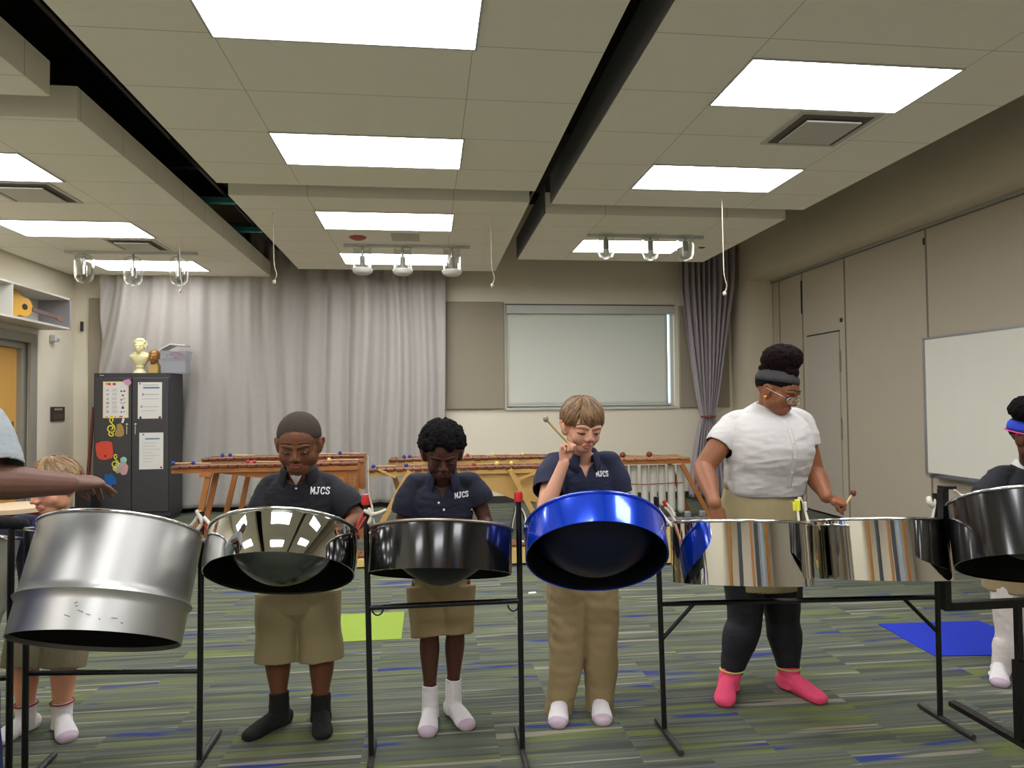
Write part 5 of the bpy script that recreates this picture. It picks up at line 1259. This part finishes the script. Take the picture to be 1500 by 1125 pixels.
def shirt(o, S, m, sl=1.0, hem=.02, off=.0, arm=.014, name='polo_shirt', folds=.003, fscale=5, vneck=None, neckr=None, voxel=.005, seed=1, slx=.01, thick=.003, wrinkle=.0022, wf=1.0):
    mb = MB(); pel, nb = S['pel'], S['neck']; tw = S['torso']
    def cl(t, dy=0): return pel.lerp(nb, t)+Vector((0, dy, 0))
    tws = [q for q in tw if q[0] >= hem]
    mb.limb([cl(t, dy) for t, a, b, dy in tws], [(a+off, b+off) for t, a, b, dy in tws], ref=S.get('ref', (0, -1, 0)), n=32, sub=4, sup=2.35, caps='flat')
    cuts = []
    for s in 'ab':
        sh, el = S['sh'+s], S['el'+s]; ar = S['ar']; ee = sh.lerp(el, sl if not isinstance(sl, tuple) else sl['ab'.index(s)]); wr = S['wr'+s]; er = ar[0]*.85+arm+slx*.5
        mb.limb([nb.lerp(sh, .3)+Vector((0, .01, -.014)), nb.lerp(sh, .75)+Vector((0, .004, -.006)), sh], [S['nr']*.85, ar[0]+.008, ar[0]+.006], n=16, sub=3)
        mb.limb([sh, sh.lerp(ee, .5), ee], [ar[0]+.006, ar[0]+arm+.002, ar[0]*.85+arm+slx*.5], n=20, sub=4, caps='flat')
        if S.get('long'):
            mb.limb([el, el.lerp(wr, .5), wr], [ar[1]+.012, ar[1]*.9+.012, ar[2]+.01], n=18, sub=4, caps='flat'); cuts.append(cut_end(wr, wr-el, .06))
        else: cuts.append(cut_end(ee, el-sh, er+.012))
    rn = neckr or S['nr']*1.25; ax = np.array((S['head']-nb).normalized()) if False else np.array((0, -.15, 1.0)); ax = ax/np.linalg.norm(ax); p = np.array(nb)
    def neckcut(C, n):
        d = C-p; al = d@ax; rad = np.linalg.norm(d-np.outer(al, ax), axis=1); return (al > -.05) & (rad < rn)
    cuts.append(neckcut); cuts.append(cut_end(cl(tws[0][0]), (0, 0, -1), .5))
    if vneck:
        zv, hw = vneck; zt = nb.z+.02; fwd = Vector((0, -1, 0)); cx = S.get('vx', nb.x)
        cuts.append(lambda C, n: (C[:, 1] < nb.y) & (C[:, 2] > zv) & (np.abs(C[:, 0]-cx) < hw*(C[:, 2]-zv)/(zt-zv)) & (C[:, 2] < zt+.03))
    def crease(V):
        if not wrinkle: return V
        N = normals_pt(V, pel, nb); a = fnoise(V, 9*wf, seed+40, (.8, .5, 2.2), 2); b_ = fnoise(V, 13*wf, seed+41, (1.4, .6, 2.6), 2)
        return V+N*(wrinkle*(1-np.abs(a))*1.4+wrinkle*.5*b_)[:, None]
    ob, V, F = wrap(name, mb, m, o, voxel, 4, folds, fscale, (1, 1, .6), seed, cuts, thick, ret=True, post=crease)
    return ob, BVHTree.FromPolygons([tuple(v) for v in V], F)
def trousers(o, S, m, zh, rad, name='shorts', folds=.003, seed=2, drop=None, fscale=6, stretch=(1, 1, .7)):
    """zh hem height per leg; rad (hip, mid, hem)"""
    mb = MB(); pel = S['pel']; t0 = S['torso'][0]
    mb.limb([pel+Vector((0, 0, .13)), pel+Vector((0, 0, .03)), pel-Vector((0, 0, .05))], [(t0[1]*.98, t0[2]*.98), (t0[1]+.008, t0[2]+.008), (t0[1], t0[2])], n=28, sub=4, sup=2.3)
    cuts = []
    for s, zz in zip('ab', zh):
        hp, kn, an = S['hip'+s], S['kn'+s], S['an'+s]
        if zz < kn.z-.1: t = (kn.z-zz)/(kn.z-an.z); e = kn.lerp(an, t); pts = [hp, hp.lerp(kn, .5), kn, kn.lerp(e, .5), e]; rr = [rad[0], (rad[0]+rad[1])/2, rad[1], rad[1]*.5+rad[2]*.5, rad[2]]
        else:
            e = hp.lerp(kn, (hp.z-zz)/(hp.z-kn.z)) if zz >= kn.z else kn.lerp(an, (kn.z-zz)/(kn.z-an.z)); pts = [hp, hp.lerp(e, .5), e]; rr = [rad[0], rad[1], rad[2]]
        mb.limb(pts, [(r, r*.95) for r in rr], n=26, sub=4, caps='flat', sup=2.2); cuts.append(cut_end(e, e-pts[-2], .16))
    return wrap(name, mb, m, o, .005, 4, folds, fscale, stretch, seed, cuts)
def sock(o, S, s, m, top, off=.0065, toe=None, cuff=None, name='sock'):
    mb = MB(); an = S['an'+s]; kn = S['kn'+s]; L = S['fl']; top = max(top, an.z+.025); t = (top-an.z)/(kn.z-an.z); tp = an.lerp(kn, t)
    d, heel = foot_parts(mb, an, S['toe'+s], L, off)
    mb.limb([Vector((an.x, an.y, .012)), an, tp], [S['lr'][2]+off+.006, S['lr'][2]+off+.002, S['lr'][2]*(1+.25*t)+off+.003], n=20, sub=3, caps='flat')
    ob = wrap(name, mb, m, o, .0042, 2, .0012, 14, (1, 1, 2), 4, [cut_end(tp, tp-an, .08)], .002, floor=.001)
    if toe:
        mb = MB(); c = heel+d*L*.86; mb.limb([c+Vector((0, 0, L*.08)), heel+d*L*.93+Vector((0, 0, L*.07))], [(L*.18+off, L*.088+off), (L*.15+off, L*.078+off)], ref=(0, 0, 1), n=18, sub=2, sup=2.2)
        wrap('toe_patch', mb, toe, ob, .004, 1, floor=.0005)
    if cuff:
        n = 24; r_ = S['lr'][2]*(1+.25*t)+off+.006
        MB().tube([tp+Vector((r_*math.cos(2*PI*k/n), r_*math.sin(2*PI*k/n), -.004)) for k in range(n+1)], .004, 6).build('cuff', cuff, ob, smooth=True)
    return ob
def V3(x, y, z): return Vector((x, y, z))
def kid_base(pelx, pely, pelz, neck, hipw, **k):
    pel = V3(pelx, pely, pelz); return dict(pel=pel, neck=neck, hipa=pel+V3(-hipw, 0, -.03), hipb=pel+V3(hipw, 0, -.03), **k)

# ---- first boy: short cropped hair, black navy polo, khaki shorts, black socks
pelx = at(437, 850, 3.27).x
S = kid_base(pelx, 3.28, .60, at(438, 692, 3.2), .085,
    torso=[(-.1, .145, .118, 0), (.12, .158, .128, -.012), (.35, .160, .128, -.018), (.6, .163, .12, -.01), (.8, .158, .102, 0), (.93, .115, .078, .008), (1.02, .062, .058, .008)],
    head=at(438, 648, 3.06), H=.252, face=(0, 15, 0), nr=.052, ar=(.048, .037, .026), lr=(.082, .052, .034), fl=.205,
    sha=at(396, 714, 3.24), shb=at(485, 713, 3.24), ela=at(377, 782, 3.17), elb=at(526, 762, 3.17), wra=at(398, 800, 3.0), wrb=at(504, 772, 3.0),
    kna=at(406, 958, 3.25), knb=at(471, 958, 3.25), ana=at(409, 1022, 3.23), anb=at(470, 1024, 3.23), toea=ground(380, 1076), toeb=ground(473, 1083),
    chub=.09, skin=(112, 70, 46), lips=(140, 76, 66),
    label='boy with cropped hair in dark MJCS polo and khaki shorts behind the chrome pan', group='children playing the steel pans')
S['handa'] = ((.7, -.5, -.25), (.3, -.2, .9), 1, .145, ((60, 60, 40),)*4, (.7, .5, -.5, 25))
S['handb'] = ((-.75, -.5, -.15), (-.3, -.35, .9), -1, .145, ((55, 55, 40),)*4, (.7, .5, -.5, 25))
o, f, M = person(S)
cap(o, 'cropped_hair', f, M_buzz, .012, 66, 98, 128)
sh, bv = shirt(o, S, M_navyb, sl=(.92, .8), hem=-.06, folds=.0035, seed=11, arm=.022, neckr=.075, vneck=(S['neck'].z-.05, .026))
collar(o, S['neck']+V3(0, .0, -.004), .068, .066, M_navyb, lean=16, gap=32, flap=.034, point=.026)
MB().prism([(S['neck'].x-.024, S['neck'].z-.006), (S['neck'].x+.024, S['neck'].z-.006), (S['neck'].x, S['neck'].z-.05)], 1, S['neck'].y-.072, S['neck'].y-.05).build('undershirt', M_blouse, o, smooth=True)
MB().ball(on_surface(bv, S['neck'].x+.001, S['neck'].z-.062), .0045).build('shirt_button', M_button, o)
letters(o, bv, at(453, 719, 3.1).x, at(466, 719, 3.1).z, .078, .027, 'MJCS', tilt=-.12)
trousers(o, S, M_khaki, (at(404, 968, 3.25).z, at(470, 966, 3.25).z), (.105, .098, .1), folds=.0045, seed=5)
for s in 'ab': sock(o, S, s, M_sockb, .105)
held('mallet held low over the chrome pan by the boy with cropped hair', S['gripb'][0], (-.8, -.45, -.1), .1, .07, M_tip)

# ---- second boy: curly hair, navy polo, short khakis, white socks
pelx = at(646, 850, 3.25).x
S = kid_base(pelx, 3.24, .615, at(648, 701, 3.19), .07,
    torso=[(-.1, .122, .092, 0), (.12, .125, .095, -.005), (.35, .125, .095, -.008), (.6, .138, .097, -.005), (.8, .142, .088, 0), (.93, .10, .066, .006), (1.03, .05, .048, .006)],
    head=at(648, 661, 3.05), H=.235, face=(2, 23, 0), nr=.043, ar=(.040, .031, .022), lr=(.066, .042, .027), fl=.2,
    sha=at(608, 708, 3.21), shb=at(690, 706, 3.21), ela=at(585, 780, 3.2), elb=at(712, 764, 3.2), wra=at(597, 795, 3.02), wrb=at(696, 790, 3.0),
    kna=at(629, 930, 3.2), knb=at(667, 928, 3.22), ana=at(630, 1012, 3.19), anb=at(664, 1002, 3.22), toea=ground(627, 1074), toeb=ground(680, 1063),
    chub=-.02, skin=(78, 46, 34), lips=(92, 50, 44),
    label='curly haired boy in navy MJCS polo and white socks behind the black pan', group='children playing the steel pans')
S['handa'] = ((.6, -.65, -.2), (.3, -.2, .9), 1, .14, ((60, 60, 40),)*4, (.7, .5, -.5, 25))
S['handb'] = ((-.6, -.65, -.2), (-.3, -.2, .9), -1, .14, ((60, 60, 40),)*4, (.7, .5, -.5, 25))
o, f, M = person(S); H = S['H']
curls(o, 'curly_hair', f, M_afro, H, 620, .058, (.03, .17), 66, 90, 124)
sh, bv = shirt(o, S, M_navy, sl=(.66, .58), hem=-.06, folds=.004, seed=12, arm=.026, neckr=.066, vneck=(S['neck'].z-.085, .04))
collar(o, S['neck']+V3(0, .0, -.002), .062, .062, M_navyc, lean=16, gap=30, flap=.036, point=.032)
for dx, dz in ((-.018, -.098), (.004, -.128)): MB().ball(on_surface(bv, S['neck'].x+dx, S['neck'].z+dz), (.0055, .003, .0055)).build('shirt_button', M_button, o, smooth=True)
letters(o, bv, at(666, 726, 3.1).x, at(677, 727, 3.1).z, .064, .022, 'MJCS', tilt=.06)
trousers(o, S, M_khaki2, (at(624, 930, 3.22).z, at(673, 926, 3.22).z), (.088, .084, .084), folds=.004, seed=6)
for s in 'ab': sock(o, S, s, M_sockw, .16 if s == 'a' else .17, toe=M_sockgrey)

# ---- third boy: blond, mallet raised beside the cheek, long trousers
pelx = at(853, 850, 3.27).x
S = kid_base(pelx, 3.27, .66, at(853, 669, 3.2), .075,
    torso=[(-.1, .125, .095, 0), (.12, .128, .098, -.005), (.35, .128, .098, -.008), (.6, .142, .1, -.005), (.8, .148, .09, 0), (.93, .105, .068, .006), (1.03, .052, .05, .006)],
    head=at(853, 622, 3.08), H=.245, face=(10, 14, 2), nr=.045, ar=(.043, .034, .024), lr=(.075, .052, .034), fl=.215,
    sha=at(812, 678, 3.22), shb=at(893, 675, 3.22), ela=at(797, 752, 3.0), elb=at(912, 752, 3.22), wra=at(826, 678, 2.98), wrb=at(893, 780, 3.05),
    kna=at(829, 968, 3.2), knb=at(880, 966, 3.2), ana=at(820, 1028, 3.2), anb=at(878, 1028, 3.2), toea=ground(816, 1074), toeb=ground(886, 1076),
    skin=(214, 160, 132), lips=(200, 124, 112), brow=M_browl, lighteye=True,
    label='blond boy in navy MJCS polo raising a mallet to his cheek', group='children playing the steel pans')
S['handa'] = ((.1, .05, 1), (-.45, .85, .1), -1, .15, ((52, 78, 40), (60, 80, 40), (66, 80, 40), (72, 80, 40)), (.8, .35, -.5, 35), 3)
S['handb'] = ((-.5, -.75, -.2), (-.3, -.2, .9), -1, .15, ((60, 60, 40),)*4, (.7, .5, -.5, 25))
o, f, M = person(S); H = S['H']
strands(o, f, H, [(124, 94, 60), (108, 78, 48), (140, 108, 70), (92, 66, 42)], 950, 101, 106, 126, .55, seed=3, rr=.023, off=.042, part=.55)
sh, bv = shirt(o, S, M_navyc, sl=(.6, .62), hem=-.06, folds=.004, seed=13, arm=.028, neckr=.068, vneck=(S['neck'].z-.1, .036))
collar(o, S['neck']+V3(0, .0, -.002), .064, .064, M_navyc, lean=12, gap=26, flap=.038, point=.03, yaw=4)
letters(o, bv, at(875, 695, 3.1).x, at(886, 695, 3.1).z, .064, .023, 'MJCS')
trousers(o, S, M_khaki2, (at(820, 1046, 3.2).z, at(880, 1047, 3.2).z), (.098, .078, .06), name='trousers', folds=.0055, seed=7, fscale=7, stretch=(1, 1, 1.3))
for s in 'ab': sock(o, S, s, M_sockw, .09, toe=M_sockgrey)
g = S['gripa'][0]; e = at(799, 617, g.y-.02)
held('mallet raised beside the cheek of the blond boy', g+V3(.0, -.01, .01), (e-g), (e-g).length, .05, M_tip, .012)

# ---- girl in the white blouse
pelx = at(1118, 830, 3.35).x
S = kid_base(pelx, 3.37, .80, at(1126, 600, 3.32), .095,
    torso=[(-.12, .185, .14, 0), (.1, .19, .145, 0), (.24, .166, .13, 0), (.34, .184, .148, -.006), (.52, .185, .155, -.025), (.68, .188, .17, -.04), (.86, .17, .115, -.008), (.96, .12, .08, .008), (1.04, .06, .055, .01)],
    head=at(1139, 571, 3.24), H=.24, face=(36, 20, 3), nr=.052, ar=(.059, .049, .03), lr=(.108, .07, .041), fl=.235, chub=.08,
    sha=at(1074, 624, 3.36), shb=at(1170, 620, 3.34), ela=at(1030, 686, 3.3), elb=at(1193, 694, 3.3), wra=at(1047, 738, 3.0), wrb=at(1211, 728, 3.06),
    kna=at(1091, 905, 3.33), knb=at(1146, 905, 3.35), ana=at(1067, 1000, 3.3), anb=at(1157, 994, 3.28), toea=ground(1057, 1046), toeb=ground(1219, 1037),
    skin=(134, 84, 54), lips=(140, 78, 68), vx=None,
    label='tall girl in white blouse, glasses and pink socks behind the twin chrome pans', group=None)
S['vx'] = S['neck'].x
S['handa'] = ((.15, -.25, -.95), (-.15, -.95, .15), -1, .165, ((50, 60, 40), (58, 62, 40), (62, 62, 40), (66, 64, 40)), (.8, .35, -.5, 25))
S['handb'] = ((.85, -.3, -.28), (.1, -.45, .9), 1, .16, ((62, 70, 45), (66, 72, 45), (70, 72, 45), (72, 74, 45)), (.85, .3, -.55, 25))
S['label'] = 'tall girl in white blouse, glasses and pink socks behind the twin chrome pans'; S['group'] = 'children playing the steel pans'
o, f, M = person(S); H = S['H']
cap(o, 'slicked_hair', f, M_afro, .03, 84, 97, 126, noise_=.006)
puffc = f(-.02, .12, .62)
curls(o, 'hair_puff', f, mat('puff dark brown hair', (24, 13, 12), .9, spec=.15, var=.9, vscale=40, bump=1., bscale=140), H, 40, .06, (.0, .05), 40, 40, 60, extra=[(puffc, (.086, .078, .058), 560, .017)])
def headband(o, f, H, m, zc, slope, wd, off=.06, name='headband', tilt=0):
    V = []; F = []; n = 48
    for i in range(n+1):
        a = 2*PI*i/n
        for (dz, of) in ((-.5, off*.6), (-.2, off), (.2, off), (.5, off*.6)):
            z = zc-math.sin(a)*slope+dz*wd; k = math.sqrt(max(.02, 1-((z-.125)/.378)**2)) if z > .125 else 1
            V.append(f(math.cos(a)*(.36*k+of), .06+math.sin(a)*(.432*k+of), z))
    for i in range(n):
        for j in range(3): a = i*4+j; F.append([a, a+4, a+5, a+1])
    ob = link(name, V, F, m, o, smooth=True); sd = ob.modifiers.new('s', 'SOLIDIFY'); sd.thickness = .003; return ob
headband(o, f, H, M_band, .285, .085, .27, .034)
# glasses
gm = MB()
for s in (-1, 1):
    lens = [f(s*(.15+.125*math.cos(a)), -.43+.03*abs(math.cos(a)), -.1+.075*math.sin(a)) for a in [2*PI*k/20 for k in range(21)]]
    gm.tube(lens, .0022, 6)
    gm.tube([f(s*.26, -.405, -.085), f(s*.33, -.2, -.04), f(s*.385, .04, .0), f(s*.38, .1, -.04)], .0024, 6)
gm.tube([f(-.035, -.43, -.09), f(0, -.455, -.08), f(.035, -.43, -.09)], .0022, 6, 3)
gl = gm.build('eyeglasses', M_wire, o, smooth=True)
for s in (-1, 1): MB().limb([f(s*.145, -.424, -.105), f(s*.145, -.428, -.105)], [(.115*H, .07*H)]*2, ref=(0, 0, 1), n=20, sub=1, caps='flat').build('lens', M_glass, gl)
MB().ball(f(-.385, .0, -.17), .0085).build('earring', M_gold, o, smooth=True)
sh, bv = shirt(o, S, M_blouse, sl=.50, hem=.2, folds=.005, fscale=3.4, seed=21, arm=.011, wrinkle=.004, wf=.5, neckr=.07, name='blouse', off=.012, vneck=(S['neck'].z-.035, .02))
collar(o, S['neck']+V3(0, .0, .0), .072, .066, M_blouse, lean=12, gap=14, flap=.032, point=.02, yaw=14, hgt=.028)
pk = MB(); zz = S['neck'].z-.05; pts = [on_surface(bv, S['neck'].x+.012+.01*k/9, zz-.035*k)+V3(0, -.002, 0) for k in range(10)]
pk.limb(pts, [(.011, .003)]*10, n=8, sub=1).build('placket', M_blouse, o, smooth=True)
for k in (1, 3, 5, 7): MB().ball(pts[k]+V3(0, -.004, 0), (.005, .002, .005)).build('shirt_button', M_button, o, smooth=True)
# skirt: close fitting, down to mid thigh
p = S['pel']; mb = MB(); nbk = S['neck']
mb.limb([p.lerp(nbk, .36), p.lerp(nbk, .2), p, p-V3(0, 0, .12), V3(p.x, p.y, at(1118, 860, 3.35).z)], [(.182, .146), (.198, .158), (.215, .168), (.208, .165), (.192, .158)], ref=(0, -1, 0), n=36, sub=5, sup=2.3, caps='flat')
wrap('skirt', mb, M_khaki, o, .005, 4, .004, 4, (1, 1, .5), 31, [cut_end(V3(p.x, p.y, at(1118, 860, 3.35).z), (0, 0, -1), .3)])
pts = [p.lerp(nbk, .335)+V3(.192*math.cos(a), .155*math.sin(a), .012*math.sin(a*3)*.3) for a in [2*PI*k/40 for k in range(41)]]
MB().limb(pts, [(.006, .018)]*41, ref=(0, 0, 1), n=8, sub=1).build('waistband', M_khaki, o, smooth=True)
mb = MB(); cuts = []
for s in 'ab':
    hp, kn, an = S['hip'+s], S['kn'+s], S['an'+s]; e = kn.lerp(an, .84)
    mb.limb([hp, hp.lerp(kn, .5), kn, kn.lerp(an, .3), kn.lerp(an, .6), e], [.118, .105, .083, .085, .066, .052], n=22, sub=4, caps='flat'); cuts.append(cut_end(e, e-kn, .09))
wrap('leggings', mb, M_legging, o, .005, 3, .0015, 9, (1, 1, 2), 8, cuts, .002)
for s in 'ab': sock(o, S, s, M_sockp, .105, cuff=M_lime, toe=None)
g, T, tips = S['gripb']; e = at(1249, 722, g.y)
held('mallet held out over the right chrome pan by the girl in white', g+V3(0, -.005, .0), e-g, (e-g).length, .04, M_tipb, .013)
g = S['gripa'][0]; held('mallet held down at the rim of the left chrome pan by the girl in white', g, (.75, -.45, -.3), .1, .05, M_tip)

# ---- boy at the left, partly hidden by the adult arm and the silver drum
S = kid_base(at(62, 880, 3.3).x, 3.42, .57, at(78, 766, 3.36), .08,
    torso=[(-.1, .13, .1, 0), (.12, .135, .104, 0), (.35, .135, .104, -.006), (.6, .145, .102, -.004), (.8, .148, .09, 0), (.93, .105, .068, .006), (1.03, .05, .05, .006)],
    head=at(79, 711, 3.24), H=.24, face=(-26, 12, -3), nr=.046, ar=(.042, .034, .024), lr=(.075, .048, .031), fl=.2, chub=.03,
    sha=at(30, 768, 3.38), shb=at(118, 774, 3.42), ela=at(-8, 800, 3.25), elb=at(128, 850, 3.4), wra=at(-60, 800, 3.1), wrb=at(120, 860, 3.2),
    kna=at(36, 968, 3.35), knb=at(92, 968, 3.35), ana=at(38, 1048, 3.33), anb=at(91, 1048, 3.33), toea=ground(8, 1086), toeb=ground(102, 1091),
    skin=(222, 160, 128), lips=(208, 126, 110), brow=M_browl, lighteye=True,
    label='fair haired boy in navy polo half hidden behind the dull silver drum', group='children playing the steel pans')
o, f, M = person(S); H = S['H']
strands(o, f, H, [(146, 116, 78), (128, 100, 66), (162, 130, 90), (110, 84, 56)], 850, 92, 98, 122, .5, seed=5, rr=.024, off=.042)
sh, bv = shirt(o, S, M_navyc, sl=1.0, hem=-.06, folds=.004, seed=15, arm=.026, neckr=.07, vneck=(S['neck'].z-.06, .03))
collar(o, S['neck']+V3(0, .0, -.002), .066, .066, cloth('violet navy collar', (44, 40, 110)), lean=14, gap=24, flap=.036, point=.028, yaw=-12)
trousers(o, S, M_khaki3, (at(40, 978, 3.35).z, at(95, 978, 3.35).z), (.096, .094, .092), folds=.004, seed=9)
for s in 'ab': sock(o, S, s, M_sockw, .12, cuff=cloth('red cuff stripe', (150, 60, 60)) if s == 'a' else bpy.data.materials['red cuff stripe'], toe=M_sockgrey)

# ---- girl at the right edge, blue headband
S = kid_base(at(1508, 830, 3.3).x, 3.36, .64, at(1512, 684, 3.3), .08,
    torso=[(-.1, .15, .115, 0), (.12, .152, .12, 0), (.35, .148, .118, -.006), (.6, .16, .12, -.01), (.8, .16, .1, 0), (.93, .115, .075, .006), (1.03, .055, .052, .006)],
    head=at(1514, 640, 3.16), H=.238, face=(14, 17, 0), nr=.045, ar=(.05, .042, .027), lr=(.082, .052, .033), fl=.2, chub=.04, long=True,
    sha=at(1462, 700, 3.33), shb=at(1566, 700, 3.33), ela=at(1432, 752, 3.28), elb=at(1600, 760, 3.25), wra=at(1470, 785, 3.0), wrb=at(1560, 785, 3.0),
    kna=at(1478, 930, 3.3), knb=at(1545, 930, 3.3), ana=at(1463, 995, 3.28), anb=at(1550, 998, 3.28), toea=ground(1468, 1027), toeb=ground(1560, 1030),
    skin=(96, 58, 44), lips=(110, 60, 56),
    label='girl with a blue headband and black sweater at the right picture edge', group='children playing the steel pans')
S['handa'] = ((.6, -.7, -.2), (.2, -.2, .9), 1, .14, ((60, 60, 40),)*4, (.7, .5, -.5, 25)); S['handb'] = ((-.6, -.7, -.2), (-.2, -.2, .9), -1, .14, ((60, 60, 40),)*4, (.7, .5, -.5, 25))
o, f, M = person(S); H = S['H']
cap(o, 'slicked_hair', f, M_afro, .03, 70, 92, 126, noise_=.004)
curls(o, 'hair_puff', f, M_afro, H, 40, .06, (.0, .05), 40, 40, 60, extra=[(f(-.18, .14, .56), (.075, .07, .055), 420, .016)])
headband(o, f, H, M_bandb, .2, .06, .22, .045)
headband(o, f, H, M_bandp, .075, .06, .03, .064, 'headband_trim')
sh, bv = shirt(o, S, M_sweater, sl=1.0, hem=-.06, folds=.003, seed=16, arm=.022, neckr=.075, vneck=(S['neck'].z-.12, .055), name='sweater', off=.008)
collar(o, S['neck']+V3(0, .0, .0), .07, .066, M_blouse, lean=14, gap=22, flap=.03, point=.05)
p = S['pel']; zh = at(1500, 868, 3.3).z; mb = MB().limb([p+V3(0, 0, .12), p, p-V3(0, 0, .08), V3(p.x, p.y, zh)], [(.15, .12), (.172, .14), (.18, .15), (.185, .155)], ref=(0, -1, 0), n=32, sub=4, caps='flat')
wrap('skirt', mb, M_khaki2, o, .005, 4, .004, 5, (1, 1, .4), 33, [cut_end(V3(p.x, p.y, zh), (0, 0, -1), .3)])
mb = MB(); cuts = []
for s in 'ab':
    hp, kn, an = S['hip'+s], S['kn'+s], S['an'+s]; e = kn.lerp(an, .78)
    mb.limb([hp, hp.lerp(kn, .5), kn, kn.lerp(an, .3), e], [.09, .078, .06, .06, .041], n=22, sub=4, caps='flat'); cuts.append(cut_end(e, e-kn, .07))
wrap('leggings', mb, M_wlegging, o, .0045, 3, .0015, 9, (1, 1, 2), 8, cuts, .002)
for s in 'ab': sock(o, S, s, M_sockw, .115, toe=M_sockgrey)

# ---- adult at the left edge, reaching over the silver drum
px0 = at(-150, 800, 2.3).x
S = dict(pel=V3(px0-.02, 2.42, .93), neck=V3(px0, 2.3, 1.50), hipa=V3(px0-.12, 2.42, .88), hipb=V3(px0+.07, 2.42, .88),
    torso=[(-.22, .17, .125, 0), (.12, .168, .12, 0), (.35, .168, .12, 0), (.6, .19, .125, 0), (.8, .19, .11, 0), (.93, .13, .085, .008), (1.03, .062, .06, .008)],
    head=V3(px0+.02, 2.24, 1.68), H=.24, face=(40, 14, 0), nr=.06, ar=(.056, .05, .035), lr=(.1, .065, .045), fl=.27,
    sha=V3(px0-.2, 2.34, 1.42), shb=V3(px0+.19, 2.3, 1.41), ela=V3(px0-.26, 2.3, 1.14), elb=at(-18, 706, 2.22), wra=V3(px0-.2, 2.1, .95), wrb=at(98, 709, 2.34),
    kna=V3(px0-.13, 2.4, .48), knb=at(-62, 940, 2.40), ana=V3(px0-.14, 2.44, .08), anb=V3(at(-60, 940, 2.40).x, 2.46, .08), toea=V3(px0-.16, 2.2, 0), toeb=V3(at(-60, 940, 2.4).x+.02, 2.24, 0),
    skin=(106, 74, 60), lips=(110, 66, 60), voxel=.0036,
    label='adult at the left picture edge reaching a bare forearm over the silver drum')
Hd = (at(142, 704, 2.44)-S['wrb']).normalized()
S['handb'] = (Hd, (.1, -.35, .93), -1, .215, ((46, 4, 2), (50, 6, 2), (34, 8, 4), (24, 10, 4)), (.8, .15, -.6, 8), 11)
S['handa'] = ((.1, -.5, -.8), (-.9, 0, 0), -1, .185, ((20, 20, 15),)*4, (.7, .5, -.3, 15))
o, f, M = person(S); H = S['H']
cap(o, 'cropped_hair', f, M_buzz, .015, 66, 98, 128)
sh, bv = shirt(o, S, M_greyt, sl=.9, hem=-.3, folds=.006, seed=17, arm=.04, neckr=.08, name='shirt', off=.01)
trousers(o, S, M_jeans, (.06, .06), (.125, .1, .09), name='jeans', folds=.004, seed=10)
for s in 'ab': sock(o, S, s, M_sockb, .1)
# ================================================================== LIGHT OF THE PLACE
w = bpy.data.worlds.new('daylight'); SC.world = w; w.use_nodes = True
bg = w.node_tree.nodes['Background']; bg.inputs[0].default_value = (.62, .8, 1.0, 1); bg.inputs[1].default_value = 2.2
SC.view_settings.view_transform = 'Standard'; SC.view_settings.look = 'None'; SC.view_settings.gamma = 1; SC.view_settings.use_curve_mapping = False
SC.view_settings.exposure = EXPO
